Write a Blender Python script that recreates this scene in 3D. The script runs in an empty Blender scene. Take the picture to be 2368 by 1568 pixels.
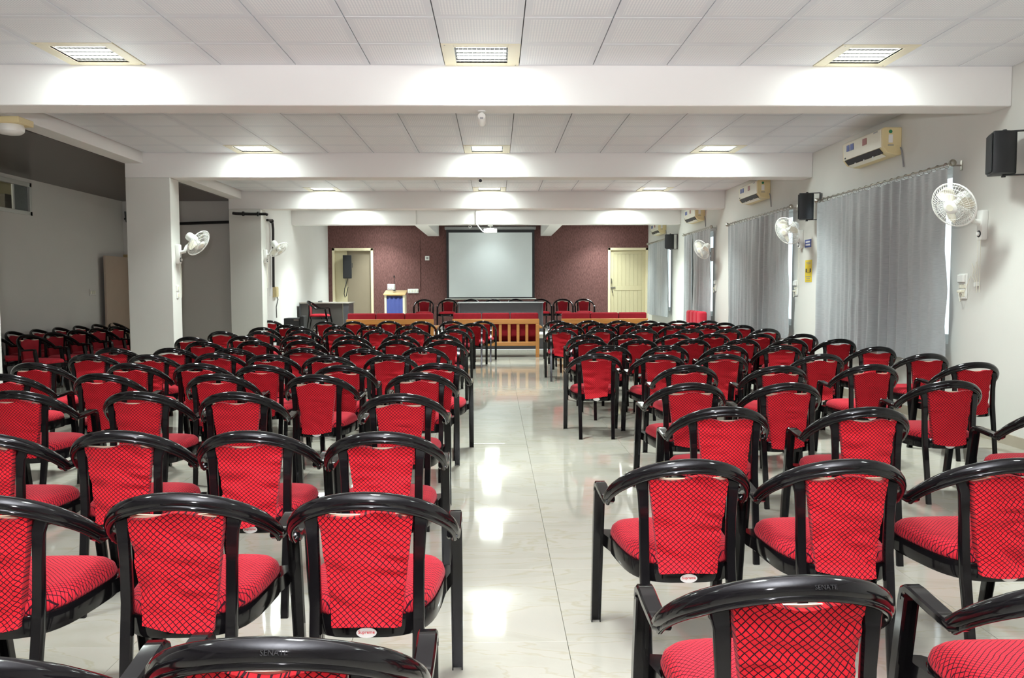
import bpy, bmesh, math, random
from mathutils import Vector, Matrix, noise
random.seed(7)
PI = math.pi
sc = bpy.context.scene
COL = sc.collection

# ------------------------------------------------------------------ camera
H = 1.30                      # eye height
F = 1920.0                    # focal length in pixels of the 2368 wide frame
pitch = math.atan((784 - 671) / F)
yaw = math.atan(38 * math.cos(pitch) / F)
cam_data = bpy.data.cameras.new('camera')
cam_data.sensor_width = 36.0
cam_data.lens = F / 2368 * 36.0
cam_data.clip_start = 0.05
cam = bpy.data.objects.new('camera', cam_data)
COL.objects.link(cam)
RM = Matrix.Rotation(-yaw, 4, 'Z') @ Matrix.Rotation(PI / 2 - pitch, 4, 'X') @ Matrix.Rotation(math.radians(-0.2), 4, 'Z')
cam.matrix_world = Matrix.Translation((0, 0, H)) @ RM
sc.camera = cam

# ------------------------------------------------------------------ world, flash, exposure
w = bpy.data.worlds.new('daylight'); sc.world = w; w.use_nodes = True
bg = w.node_tree.nodes['Background']
bg.inputs['Color'].default_value = (0.86, 0.94, 1.0, 1); bg.inputs['Strength'].default_value = 1.6

def light(name, kind, loc, energy, color, **kw):
    d = bpy.data.lights.new(name, kind); d.energy = energy; d.color = color
    for k, v in kw.items(): setattr(d, k, v)
    o = bpy.data.objects.new(name, d); o.location = loc; COL.objects.link(o)
    return o
FLASH = 67.0
LAMP = 42.0
SPILL = 13.0                  # what the louvres scatter sideways
BOUNCE = 500.0
LAMPCOL = (0.88, 1.0, 0.97)
fl = light('camera_flash', 'SPOT', (-0.10, 0.0, H + 0.26), FLASH * 8, (0.98, 0.965, 1.0), spot_size=math.radians(150), spot_blend=1.0, shadow_soft_size=0.06)
fl.rotation_euler = (PI / 2 + 0.62, 0, 0.03)      # flash head tilted up
# the flash head also throws light up on the ceiling behind the photographer
up = light('flash_bounce', 'SPOT', (-0.10, -0.25, H + 0.30), BOUNCE * 4, (0.95, 0.96, 1.0), spot_size=math.radians(140), spot_blend=1.0, shadow_soft_size=0.08)
up.rotation_euler = (PI - 0.35, 0, 0)

sc.view_settings.view_transform = 'Standard'
sc.view_settings.look = 'None'
sc.view_settings.gamma = 1.0
sc.view_settings.use_curve_mapping = False
sc.view_settings.exposure = 0.38
cy = sc.cycles
cy.use_denoising = True
cy.max_bounces = 6; cy.diffuse_bounces = 4; cy.glossy_bounces = 3; cy.transmission_bounces = 4; cy.transparent_max_bounces = 6
cy.caustics_reflective = False; cy.caustics_refractive = False
cy.sample_clamp_indirect = 4.0
cy.use_adaptive_sampling = True; cy.adaptive_threshold = 0.02

# ------------------------------------------------------------------ pixel -> world on a known plane
def ray(px, py):
    v = RM.to_3x3() @ Vector(((px - 1184) / F, (784 - py) / F, -1.0))
    return v
O = Vector((0, 0, H))
def ux(px, py, x): v = ray(px, py); return O + v * (x / v.x)
def uy(px, py, y): v = ray(px, py); return O + v * (y / v.y)
def uz(px, py, z): v = ray(px, py); return O + v * ((z - H) / v.z)

# ------------------------------------------------------------------ materials
def new_mat(name):
    m = bpy.data.materials.new(name); m.use_nodes = True
    nt = m.node_tree
    return m, nt, nt.nodes['Principled BSDF']
def srgb(r, g, b):
    f = lambda c: (c / 255 / 12.92) if c <= 10 else ((c / 255 + 0.055) / 1.055) ** 2.4
    return (f(r), f(g), f(b))
def N(nt, t, **kw):
    n = nt.nodes.new(t)
    for k, v in kw.items(): setattr(n, k, v)
    return n
def math_node(nt, op, a, b=None, c=None):
    n = N(nt, 'ShaderNodeMath', operation=op)
    for i, x in enumerate((a, b, c)):
        if x is None: continue
        if isinstance(x, (int, float)): n.inputs[i].default_value = x
        else: nt.links.new(x, n.inputs[i])
    return n.outputs[0]
def simple(name, col, rough=0.5, metal=0.0, spec=0.5, var=0.06, scale=6.0, bump=0.0, bscale=60.0, sheen=0.0, coat=0.0, stretch=None):
    m, nt, p = new_mat(name)
    tc = N(nt, 'ShaderNodeTexCoord')
    mp = N(nt, 'ShaderNodeMapping')
    if stretch: mp.inputs['Scale'].default_value = stretch
    nt.links.new(tc.outputs['Object'], mp.inputs[0])
    nz = N(nt, 'ShaderNodeTexNoise'); nz.inputs['Scale'].default_value = scale; nz.inputs['Detail'].default_value = 3
    nt.links.new(mp.outputs[0], nz.inputs['Vector'])
    mx = N(nt, 'ShaderNodeMix', data_type='RGBA')
    mx.inputs[6].default_value = tuple(c * (1 - var) for c in col) + (1,)
    mx.inputs[7].default_value = tuple(min(1, c * (1 + var)) for c in col) + (1,)
    nt.links.new(nz.outputs[0], mx.inputs[0]); nt.links.new(mx.outputs[2], p.inputs['Base Color'])
    p.inputs['Roughness'].default_value = rough; p.inputs['Metallic'].default_value = metal
    p.inputs['Specular IOR Level'].default_value = spec
    if coat: p.inputs['Coat Weight'].default_value = coat; p.inputs['Coat Roughness'].default_value = 0.08
    if sheen:
        p.inputs['Sheen Weight'].default_value = sheen; p.inputs['Sheen Roughness'].default_value = 0.4
        p.inputs['Sheen Tint'].default_value = tuple(min(1, c + .35) for c in col) + (1,)
    if bump:
        n2 = N(nt, 'ShaderNodeTexNoise'); n2.inputs['Scale'].default_value = bscale; n2.inputs['Detail'].default_value = 4
        nt.links.new(mp.outputs[0], n2.inputs['Vector'])
        bp = N(nt, 'ShaderNodeBump'); bp.inputs['Strength'].default_value = bump; bp.inputs['Distance'].default_value = 0.01
        nt.links.new(n2.outputs[0], bp.inputs['Height']); nt.links.new(bp.outputs[0], p.inputs['Normal'])
    return m
def emit(name, col, strength):
    m, nt, p = new_mat(name)
    p.inputs['Base Color'].default_value = (*col, 1)
    p.inputs['Emission Color'].default_value = (*col, 1); p.inputs['Emission Strength'].default_value = strength
    m.cycles.emission_sampling = 'NONE'
    return m
def net_fabric(name, base, line, pitch_u, pitch_v, axes, wid=0.075, diag=True):
    """red velvet with a thin dark net; axes picks the two object coordinates that span the cloth"""
    m, nt, p = new_mat(name)
    tc = N(nt, 'ShaderNodeTexCoord')
    nz = N(nt, 'ShaderNodeTexNoise'); nz.inputs['Scale'].default_value = 9; nz.inputs['Detail'].default_value = 1
    nt.links.new(tc.outputs['Object'], nz.inputs['Vector'])
    sp = N(nt, 'ShaderNodeSeparateXYZ'); nt.links.new(tc.outputs['Object'], sp.inputs[0])
    sn = N(nt, 'ShaderNodeSeparateColor'); nt.links.new(nz.outputs[1], sn.inputs[0])
    a = math_node(nt, 'DIVIDE', math_node(nt, 'MULTIPLY_ADD', sn.outputs[0], 0.016, sp.outputs[axes[0]]), pitch_u)
    b = math_node(nt, 'DIVIDE', math_node(nt, 'MULTIPLY_ADD', sn.outputs[1], 0.016, sp.outputs[axes[1]]), pitch_v)
    if diag:
        u, v = math_node(nt, 'ADD', a, b), math_node(nt, 'SUBTRACT', a, b)
    else: u, v = a, b
    def edge(x):
        f = math_node(nt, 'FRACT', x)
        d = math_node(nt, 'ABSOLUTE', math_node(nt, 'SUBTRACT', f, 0.5))
        return math_node(nt, 'GREATER_THAN', d, 0.5 - wid)
    e = math_node(nt, 'MAXIMUM', edge(u), edge(v))
    oi = N(nt, 'ShaderNodeObjectInfo')
    n3 = N(nt, 'ShaderNodeTexNoise'); n3.inputs['Scale'].default_value = 14; n3.inputs['Detail'].default_value = 3
    nt.links.new(tc.outputs['Object'], n3.inputs['Vector'])
    br = math_node(nt, 'ADD', math_node(nt, 'MULTIPLY_ADD', oi.outputs['Random'], 0.14, 0.76), math_node(nt, 'MULTIPLY', n3.outputs[0], 0.3))
    mx = N(nt, 'ShaderNodeMix', data_type='RGBA'); mx.inputs[6].default_value = (*base, 1); mx.inputs[7].default_value = (*line, 1)
    nt.links.new(e, mx.inputs[0])
    vm = N(nt, 'ShaderNodeVectorMath', operation='SCALE'); nt.links.new(mx.outputs[2], vm.inputs[0]); nt.links.new(br, vm.inputs['Scale'])
    nt.links.new(vm.outputs[0], p.inputs['Base Color'])
    p.inputs['Roughness'].default_value = 0.85; p.inputs['Specular IOR Level'].default_value = 0.15
    p.inputs['Sheen Weight'].default_value = 0.14; p.inputs['Sheen Roughness'].default_value = 0.45; p.inputs['Sheen Tint'].default_value = (1, .35, .4, 1)
    bp = N(nt, 'ShaderNodeBump'); bp.inputs['Strength'].default_value = 0.35; bp.inputs['Distance'].default_value = 0.002; bp.invert = True
    nt.links.new(e, bp.inputs['Height']); nt.links.new(bp.outputs[0], p.inputs['Normal'])
    return m

RED = (0.47, 0.010, 0.017)
MAT = {}
MAT['wall'] = simple('painted_plaster', (0.68, 0.67, 0.625), 0.75, spec=.25, var=.03, scale=2.5, bump=.06, bscale=25)
MAT['beam'] = simple('painted_beam', (0.82, 0.80, 0.775), 0.7, spec=.25, var=.02, scale=2, bump=.015, bscale=18)
MAT['greywall'] = simple('annex_paint', (0.60, 0.58, 0.55), 0.75, spec=.2, var=.03, scale=2)
MAT['black'] = simple('gloss_black_plastic', (0.0045, 0.004, 0.0045), 0.10, spec=.30, var=.2, scale=8)
MAT['matblack'] = simple('matt_black', (0.017, 0.018, 0.020), 0.5, spec=.4)
MAT['grille'] = simple('speaker_grille', (0.02, 0.02, 0.022), 0.6, spec=.3, bump=.4, bscale=300)
MAT['net_back'] = net_fabric('net_cover_cloth', RED, (0.014, 0.002, 0.005), 0.0180, 0.0162, (0, 2), wid=.092)
MAT['net_seat'] = net_fabric('net_seat_cloth', (0.47, 0.015, 0.026), (0.022, 0.003, 0.007), 0.0155, 0.0155, (0, 1), wid=.092, diag=True)
MAT['velvet'] = simple('red_velvet', (0.20, 0.008, 0.014), 0.85, spec=.15, var=.18, scale=18, sheen=.2)
MAT['velvet2'] = simple('bright_red_velvet', (0.48, 0.025, 0.045), 0.85, spec=.15, var=.15, scale=14, sheen=.3)
MAT['board'] = simple('cream_board', (0.72, 0.60, 0.44), 0.6)
MAT['white'] = simple('white_plastic', (0.82, 0.82, 0.78), 0.35, var=.02)
MAT['white_old'] = simple('aged_white_plastic', (0.78, 0.75, 0.62), 0.4, var=.04)
MAT['cream'] = simple('yellowed_plastic', (0.74, 0.62, 0.34), 0.45, var=.06)
MAT['fixture'] = simple('cream_enamel', (0.72, 0.66, 0.48), 0.4, var=.03)
MAT['mirror'] = simple('louver_aluminium', (0.85, 0.85, 0.85), 0.15, metal=1.0, var=.02)
MAT['tube'] = emit('lamp_glow', (0.97, 1.0, 0.92), 9.0)
MAT['sticker'] = simple('sticker_white', (0.85, 0.84, 0.82), 0.4, var=.02)
MAT['redink'] = simple('red_ink', (0.65, 0.03, 0.03), 0.5)
MAT['emboss'] = simple('embossed_black', (0.016, 0.015, 0.015), 0.5, spec=.2)
MAT['steel'] = simple('steel', (0.42, 0.40, 0.35), 0.30, metal=1.0)
MAT['dark'] = simple('dark_recess', (0.02, 0.02, 0.024), 0.6)
MAT['blue'] = simple('blue_print', (0.04, 0.07, 0.30), 0.5, var=.15, scale=60)
MAT['green'] = simple('green_print', (0.02, 0.20, 0.09), 0.5)
MAT['rust'] = simple('red_brown_print', (0.30, 0.08, 0.07), 0.5, var=.25, scale=90)
MAT['grey'] = simple('grey_print', (0.30, 0.30, 0.30), 0.5, var=.2, scale=60)
MAT['yellow'] = simple('yellow_poster', (0.80, 0.60, 0.02), 0.5, var=.04)
MAT['paper'] = simple('paper', (0.80, 0.80, 0.82), 0.6, var=.03)
MAT['wood'] = simple('honey_wood', (0.40, 0.165, 0.034), 0.4, var=.22, scale=5, stretch=(1.0, 6, 9), coat=.2)
MAT['lightwood'] = simple('pale_wood', (0.62, 0.43, 0.20), 0.45, var=.12, scale=5, stretch=(1, 6, 9))
MAT['doorpaint'] = simple('cream_door_paint', (0.62, 0.55, 0.35), 0.45, var=.05, scale=5, stretch=(8, 1, 1))
MAT['doorframe'] = simple('cream_frame_paint', (0.84, 0.75, 0.52), 0.45, var=.04)
MAT['tanpanel'] = simple('tan_door_laminate', (0.29, 0.235, 0.165), 0.5, var=.05)
MAT['pinkleaf'] = simple('pinkish_laminate', (0.46, 0.36, 0.29), 0.5, var=.05)
MAT['yellowleaf'] = simple('yellowish_door', (0.48, 0.36, 0.17), 0.5, var=.08)
MAT['desk'] = simple('charcoal_laminate', (0.048, 0.047, 0.052), 0.38, var=.08)
MAT['desk_brown'] = simple('dark_brown_laminate', (0.050, 0.044, 0.040), 0.4, var=.1)
MAT['slate'] = simple('dark_slate_riser', (0.06, 0.063, 0.07), 0.4, var=.1)
MAT['stone'] = simple('pale_stone_nosing', (0.55, 0.54, 0.50), 0.3, var=.06)
MAT['bluecloth'] = simple('blue_cloth', (0.035, 0.05, 0.20), 0.8, var=.2, scale=8, stretch=(10, 1, 1))
MAT['screen'] = simple('projection_fabric', (0.78, 0.83, 0.84), 0.85, spec=.1, var=.01)
MAT['darkceil'] = simple('dark_brown_laminate_ceiling', (0.065, 0.047, 0.040), 0.32, spec=.5, var=.15, scale=3, stretch=(1, 12, 1))
MAT['greybox'] = simple('grey_carton', (0.30, 0.27, 0.23), 0.7)
MAT['frosted'] = simple('frosted_dark_glass', (0.10, 0.115, 0.11), 0.3, var=.3, scale=30)
MAT['alu'] = simple('aluminium_frame', (0.55, 0.55, 0.52), 0.4, metal=.4)
MAT['pipe'] = simple('black_conduit', (0.012, 0.012, 0.013), 0.35)
MAT['skirt'] = simple('skirting_tile', (0.42, 0.37, 0.29), 0.25, var=.06)
MAT['leafy'] = simple('outside_green', (0.2, 0.3, 0.18), 0.9)

def mat_redwall():
    m, nt, p = new_mat('textured_maroon_plaster')
    tc = N(nt, 'ShaderNodeTexCoord'); mp = N(nt, 'ShaderNodeMapping'); mp.inputs['Scale'].default_value = (26, 26, 7)
    nt.links.new(tc.outputs['Object'], mp.inputs[0])
    nz = N(nt, 'ShaderNodeTexNoise'); nz.inputs['Scale'].default_value = 2.2; nz.inputs['Detail'].default_value = 5
    nt.links.new(mp.outputs[0], nz.inputs['Vector'])
    cr = N(nt, 'ShaderNodeValToRGB'); cr.color_ramp.elements[0].position = .32; cr.color_ramp.elements[1].position = .7
    cr.color_ramp.elements[0].color = (0.105, 0.044, 0.040, 1); cr.color_ramp.elements[1].color = (0.20, 0.094, 0.085, 1)
    nt.links.new(nz.outputs[0], cr.inputs[0]); nt.links.new(cr.outputs[0], p.inputs['Base Color'])
    p.inputs['Roughness'].default_value = .7; p.inputs['Specular IOR Level'].default_value = .3
    bp = N(nt, 'ShaderNodeBump'); bp.inputs['Strength'].default_value = .6; bp.inputs['Distance'].default_value = .012
    nt.links.new(nz.outputs[0], bp.inputs['Height']); nt.links.new(bp.outputs[0], p.inputs['Normal'])
    return m
MAT['redwall'] = mat_redwall()

def mat_floor():
    m, nt, p = new_mat('polished_vitrified_tile')
    tc = N(nt, 'ShaderNodeTexCoord'); oi = N(nt, 'ShaderNodeObjectInfo')
    va = N(nt, 'ShaderNodeVectorMath', operation='MULTIPLY_ADD')
    va.inputs[1].default_value = (1, 1, 1); nt.links.new(tc.outputs['Object'], va.inputs[0])
    cx = N(nt, 'ShaderNodeCombineXYZ'); k = math_node(nt, 'MULTIPLY', oi.outputs['Random'], 60)
    for i in range(3): nt.links.new(k, cx.inputs[i])
    nt.links.new(cx.outputs[0], va.inputs[2])
    mp = N(nt, 'ShaderNodeMapping'); mp.inputs['Rotation'].default_value = (0, 0, .5); mp.inputs['Scale'].default_value = (1.0, 3.2, 1)
    nt.links.new(va.outputs[0], mp.inputs[0])
    nz = N(nt, 'ShaderNodeTexNoise'); nz.inputs['Scale'].default_value = 1.6; nz.inputs['Detail'].default_value = 5; nz.inputs['Distortion'].default_value = 1.2
    nt.links.new(mp.outputs[0], nz.inputs['Vector'])
    cr = N(nt, 'ShaderNodeValToRGB')
    e = cr.color_ramp.elements; e[0].position = .30; e[0].color = (0.385, 0.362, 0.302, 1); e[1].position = .62; e[1].color = (0.425, 0.40, 0.345, 1)
    q = cr.color_ramp.elements.new(.47); q.color = (0.42, 0.397, 0.34, 1)
    q = cr.color_ramp.elements.new(.495); q.color = (0.385, 0.355, 0.275, 1)
    q = cr.color_ramp.elements.new(.52); q.color = (0.43, 0.402, 0.345, 1)
    nt.links.new(nz.outputs[0], cr.inputs[0]); nt.links.new(cr.outputs[0], p.inputs['Base Color'])
    p.inputs['Roughness'].default_value = .055; p.inputs['Specular IOR Level'].default_value = .6
    w2 = N(nt, 'ShaderNodeTexNoise'); w2.inputs['Scale'].default_value = 5.0; w2.inputs['Detail'].default_value = 1
    nt.links.new(va.outputs[0], w2.inputs['Vector'])
    bp = N(nt, 'ShaderNodeBump'); bp.inputs['Strength'].default_value = .022; bp.inputs['Distance'].default_value = .01
    nt.links.new(w2.outputs[0], bp.inputs['Height']); nt.links.new(bp.outputs[0], p.inputs['Normal'])
    return m
MAT['floor'] = mat_floor()

def mat_tile():
    m, nt, p = new_mat('perforated_gypsum_tile')
    tc = N(nt, 'ShaderNodeTexCoord'); sp = N(nt, 'ShaderNodeSeparateXYZ'); nt.links.new(tc.outputs['Object'], sp.inputs[0])
    def cell(o):
        f = math_node(nt, 'FRACT', math_node(nt, 'DIVIDE', math_node(nt, 'ADD', o, 5.0), 0.02))
        return math_node(nt, 'SUBTRACT', f, .5)
    cx, cyy = cell(sp.outputs[0]), cell(sp.outputs[1])
    r2 = math_node(nt, 'ADD', math_node(nt, 'MULTIPLY', cx, cx), math_node(nt, 'MULTIPLY', cyy, cyy))
    dot = math_node(nt, 'LESS_THAN', r2, .10)
    inx = math_node(nt, 'LESS_THAN', math_node(nt, 'ABSOLUTE', sp.outputs[0]), .25)
    iny = math_node(nt, 'LESS_THAN', math_node(nt, 'ABSOLUTE', sp.outputs[1]), .25)
    mk = math_node(nt, 'MULTIPLY', dot, math_node(nt, 'MULTIPLY', inx, iny))
    mx = N(nt, 'ShaderNodeMix', data_type='RGBA'); mx.inputs[6].default_value = (0.72, 0.735, 0.775, 1); mx.inputs[7].default_value = (0.92, 0.92, 0.93, 1)
    nt.links.new(mk, mx.inputs[0]); nt.links.new(mx.outputs[2], p.inputs['Base Color'])
    p.inputs['Roughness'].default_value = .42; p.inputs['Specular IOR Level'].default_value = .5
    return m
MAT['ceiltile'] = mat_tile()
MAT['ceilback'] = simple('ceiling_gap_shade', (0.07, 0.07, 0.075), 0.8)  # dark colour stands in for the shade in the tile gaps

def mat_curtain():
    m, nt, p = new_mat('grey_satin_curtain')
    tc = N(nt, 'ShaderNodeTexCoord'); mp = N(nt, 'ShaderNodeMapping'); mp.inputs['Scale'].default_value = (2, 2, 26)
    nt.links.new(tc.outputs['Object'], mp.inputs[0])
    nz = N(nt, 'ShaderNodeTexNoise'); nz.inputs['Scale'].default_value = 5; nz.inputs['Detail'].default_value = 4
    nt.links.new(mp.outputs[0], nz.inputs['Vector'])
    mx = N(nt, 'ShaderNodeMix', data_type='RGBA'); mx.inputs[6].default_value = (0.30, 0.317, 0.328, 1); mx.inputs[7].default_value = (0.46, 0.487, 0.50, 1)
    nt.links.new(nz.outputs[0], mx.inputs[0]); nt.links.new(mx.outputs[2], p.inputs['Base Color'])
    p.inputs['Roughness'].default_value = .42; p.inputs['Specular IOR Level'].default_value = .5; p.inputs['Sheen Weight'].default_value = .2
    bp = N(nt, 'ShaderNodeBump'); bp.inputs['Strength'].default_value = .18; bp.inputs['Distance'].default_value = .01
    nt.links.new(nz.outputs[0], bp.inputs['Height']); nt.links.new(bp.outputs[0], p.inputs['Normal'])
    return m
MAT['curtain'] = mat_curtain()
def mat_glass():
    m, nt, p = new_mat('window_glass')
    out = nt.nodes['Material Output']
    tr = N(nt, 'ShaderNodeBsdfTransparent'); tr.inputs[0].default_value = (.93, .96, .96, 1)
    gl = N(nt, 'ShaderNodeBsdfGlossy'); gl.inputs['Roughness'].default_value = .03
    lw = N(nt, 'ShaderNodeLayerWeight'); lw.inputs[0].default_value = .2
    mx = N(nt, 'ShaderNodeMixShader'); mx.inputs[0].default_value = .06; nt.links.new(tr.outputs[0], mx.inputs[1]); nt.links.new(gl.outputs[0], mx.inputs[2])
    nt.links.new(mx.outputs[0], out.inputs[0])
    return m
MAT['glass'] = mat_glass()

# ------------------------------------------------------------------ mesh helpers
class MB:
    def __init__(s): s.v = []; s.f = []
    def box(s, x0, x1, y0, y1, z0, z1):
        b = len(s.v)
        s.v += [(x0,y0,z0),(x1,y0,z0),(x1,y1,z0),(x0,y1,z0),(x0,y0,z1),(x1,y0,z1),(x1,y1,z1),(x0,y1,z1)]
        s.f += [tuple(b+i for i in q) for q in ((3,2,1,0),(4,5,6,7),(0,1,5,4),(1,2,6,5),(2,3,7,6),(3,0,4,7))]
        return s
    def prism(s, poly, a0, a1, axis='y'):
        """poly: 2D outline; axis y: (x,z) outline, axis z: (x,y) outline, axis x: (y,z) outline"""
        b = len(s.v); n = len(poly)
        put = {'y': lambda p, a: (p[0], a, p[1]), 'z': lambda p, a: (p[0], p[1], a), 'x': lambda p, a: (a, p[0], p[1])}[axis]
        for a in (a0, a1): s.v += [put(p, a) for p in poly]
        s.f += [tuple(range(b, b+n))[::-1], tuple(range(b+n, b+2*n))]
        s.f += [(b+i, b+(i+1) % n, b+n+(i+1) % n, b+n+i) for i in range(n)]
        return s
    def sweep(s, pts, profile, frames, scales=None, caps=True):
        b = len(s.v); n = len(profile); m = len(pts)
        for i, p in enumerate(pts):
            A, B = frames[i]; k = scales[i] if scales else (1, 1)
            for (pa, pb) in profile:
                s.v.append(tuple(Vector(p) + A * (pa * k[0]) + B * (pb * k[1])))
        for i in range(m-1):
            for j in range(n):
                q = b+i*n; r = q+n
                s.f.append((q+j, q+(j+1) % n, r+(j+1) % n, r+j))
        if caps:
            s.f.append(tuple(b+j for j in range(n))[::-1]); s.f.append(tuple(b+(m-1)*n+j for j in range(n)))
        return s
    def tube(s, pts, r, n=8, caps=True):
        pts = [Vector(p) for p in pts]; fr = []
        ref = None
        for i, p in enumerate(pts):
            t = (pts[min(i+1, len(pts)-1)] - pts[max(i-1, 0)]).normalized()
            if ref is None:
                ref = Vector((0, 0, 1)) if abs(t.z) < .9 else Vector((1, 0, 0))
            A = t.cross(ref).normalized(); B = A.cross(t).normalized(); ref = B
            fr.append((A, B))
        rs = r if isinstance(r, (list, tuple)) else [r]*len(pts)
        prof = [(math.cos(2*PI*j/n), math.sin(2*PI*j/n)) for j in range(n)]
        return s.sweep(pts, prof, fr, [(k, k) for k in rs], caps)
    def ring(s, c, axis, R, r, n=24, k=6):
        axis = Vector(axis).normalized(); a = axis.orthogonal().normalized(); bb = axis.cross(a); c = Vector(c); b = len(s.v)
        for i in range(n):
            t = 2*PI*i/n; d = a*math.cos(t)+bb*math.sin(t)
            for j in range(k):
                u = 2*PI*j/k; s.v.append(tuple(c + d*(R+r*math.cos(u)) + axis*(r*math.sin(u))))
        for i in range(n):
            for j in range(k):
                s.f.append((b+i*k+j, b+((i+1) % n)*k+j, b+((i+1) % n)*k+(j+1) % k, b+i*k+(j+1) % k))
        return s
    def lathe(s, c, axis, prof, n=20):
        """prof: list of (radius, distance along the axis)"""
        axis = Vector(axis).normalized(); a = axis.orthogonal().normalized(); bb = axis.cross(a); c = Vector(c); b = len(s.v); m = len(prof)
        for (r, h) in prof:
            for i in range(n):
                t = 2*PI*i/n; s.v.append(tuple(c + axis*h + (a*math.cos(t)+bb*math.sin(t))*r))
        for k in range(m-1):
            for i in range(n):
                s.f.append((b+k*n+i, b+k*n+(i+1) % n, b+(k+1)*n+(i+1) % n, b+(k+1)*n+i))
        s.f.append(tuple(b+i for i in range(n))[::-1]); s.f.append(tuple(b+(m-1)*n+i for i in range(n)))
        return s
    def mesh(s, name, mat, bevel=0.0, smooth=True, angle=35, seg=1):
        me = bpy.data.meshes.new(name); me.from_pydata(s.v, [], s.f)
        bm = bmesh.new(); bm.from_mesh(me)
        bmesh.ops.recalc_face_normals(bm, faces=bm.faces)
        if bevel: bmesh.ops.bevel(bm, geom=[e for e in bm.edges if e.calc_face_angle(0) > .5], offset=bevel, segments=seg, affect='EDGES', profile=.5)
        bm.to_mesh(me); bm.free()
        me.materials.append(MAT[mat] if isinstance(mat, str) else mat)
        if smooth:
            me.polygons.foreach_set('use_smooth', [True]*len(me.polygons)); me.set_sharp_from_angle(angle=math.radians(angle))
        return me

def link(name, me, parent=None, loc=None):
    o = bpy.data.objects.new(name, me); COL.objects.link(o)
    if parent is not None: o.parent = parent
    if loc is not None: o.location = loc
    return o
def tag(o, label, cat, group=None):
    o['label'] = label; o['category'] = cat
    if group: o['group'] = group
    return o
def thing(name, label, cat, loc=(0, 0, 0), rz=0.0, group=None):
    o = bpy.data.objects.new(name, None); o.empty_display_size = .1; COL.objects.link(o)
    o.location = loc; o.rotation_euler = (0, 0, rz)
    return tag(o, label, cat, group)
def struct(o, label=None):
    o['kind'] = 'structure'
    if label: o['label'] = label
    return o
def sbox(name, b, mat, label=None, bevel=0.0):
    return struct(link(name, MB().box(*b).mesh(name, mat, bevel, smooth=bool(bevel))), label)
def part(name, mb, mat, parent, bevel=0.0, label=None, smooth=True, angle=35, seg=1):
    o = link(name, mb.mesh(name, mat, bevel, smooth, angle, seg), parent)
    if label: o['label'] = label
    return o
def dup(root, loc, rz, label, group=None):
    r = root.copy(); COL.objects.link(r); r.location = loc; r.rotation_euler = (0, 0, rz); r['label'] = label
    if group: r['group'] = group
    for ch in root.children:
        c = ch.copy(); COL.objects.link(c); c.parent = r
        for g in ch.children:
            d = g.copy(); COL.objects.link(d); d.parent = c
    return r
def text_mesh(body, size, mat, extrude=0.0004):
    cu = bpy.data.curves.new('lettering', 'FONT'); cu.body = body; cu.size = size; cu.align_x = 'CENTER'; cu.align_y = 'CENTER'
    cu.extrude = extrude; cu.resolution_u = 2
    o = bpy.data.objects.new('lettering_source', cu); COL.objects.link(o)
    me = bpy.data.meshes.new_from_object(o.evaluated_get(bpy.context.evaluated_depsgraph_get()))
    bpy.data.objects.remove(o); bpy.data.curves.remove(cu)
    me.materials.clear(); me.materials.append(MAT[mat])
    return me

# ------------------------------------------------------------------ room shell
ZC = H + 1.82                 # tiled ceiling
ZB = H + 1.50                 # underside of the cross beams
XR, XL, XA = 4.26, -4.62, -6.94   # right wall, left hall wall, far wall of the side annex
BEAMS = [-1.55, 2.65, 6.86, 11.16, 15.42, 19.07]
BT = 0.30
YB = 23.15                    # stage wall
YD = 18.25                    # front of the stage
ZD = 0.33                     # stage height
YAN = BEAMS[4] + BT           # end wall of the annex
ZA = H + 1.675                # dark annex ceiling
YBK = -3.6

# floor: one slab, laid with tiles that are parts of it
fl_o = struct(link('floor', MB().box(-4.9, XR, YBK, YD, -.12, -.012).mesh('floor', 'skirt', smooth=False)), 'polished cream vitrified tile floor of the hall')
tx0 = XR - .80*11; ft = None
for j in range(24):
    for i in range(12):
        x0 = tx0 + .8*i; y0 = -1.0 + .8*j
        x0c = max(x0, -4.9) if i == 0 else x0
        if y0 >= YD: continue
        y1 = min(y0 + .8, YD)
        full = (y1 - y0) > .79
        if full and ft is None:
            ft = MB().box(-.3992, .3992, -.3992, .3992, -.012, 0).mesh('floor_tile', 'floor', .0008, smooth=False)
        if full: me, c = ft, (x0+.4, y0+.4, 0)
        else: me, c = MB().box(-.3992, .3992, -(y1-y0)/2+.0008, (y1-y0)/2-.0008, -.012, 0).mesh('floor_tile', 'floor', smooth=False), (x0+.4, (y0+y1)/2, 0)
        if i == 0: continue
        link('floor_tile', me, fl_o, c)
struct(link('floor', MB().box(XA-.1, tx0+.8, YBK, YAN+.1, -.12, -.001).mesh('floor_side', 'floor', smooth=False)), 'cream tile floor of the dim side annex')
struct(link('floor', MB().box(tx0+.8, XR, YBK, -1.0, -.11, -.001).mesh('floor_back', 'floor', smooth=False)), 'cream tile floor behind the photographer')

# beams
for k, y in enumerate(BEAMS):
    x0 = XL - .3 if k < 5 else XL
    sbox('ceiling_beam', (-4.88 if k < 5 else XL, XR, y, y+BT, ZB, ZC+.2), 'beam', ['painted cross beam behind the camera', 'painted cross beam over the camera', 'nearest white cross beam across the hall', 'second white cross beam across the hall', 'third white cross beam across the hall', 'last white cross beam before the stage'][k], .006)
# long edge beams between the columns, along the open annex side
for k in range(4):
    sbox('ceiling_edge_beam', (-4.88, -4.64, BEAMS[k]+BT, BEAMS[k+1], ZA+.01, ZC+.2), 'beam', 'white edge beam between hall and dim annex', .004)
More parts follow.
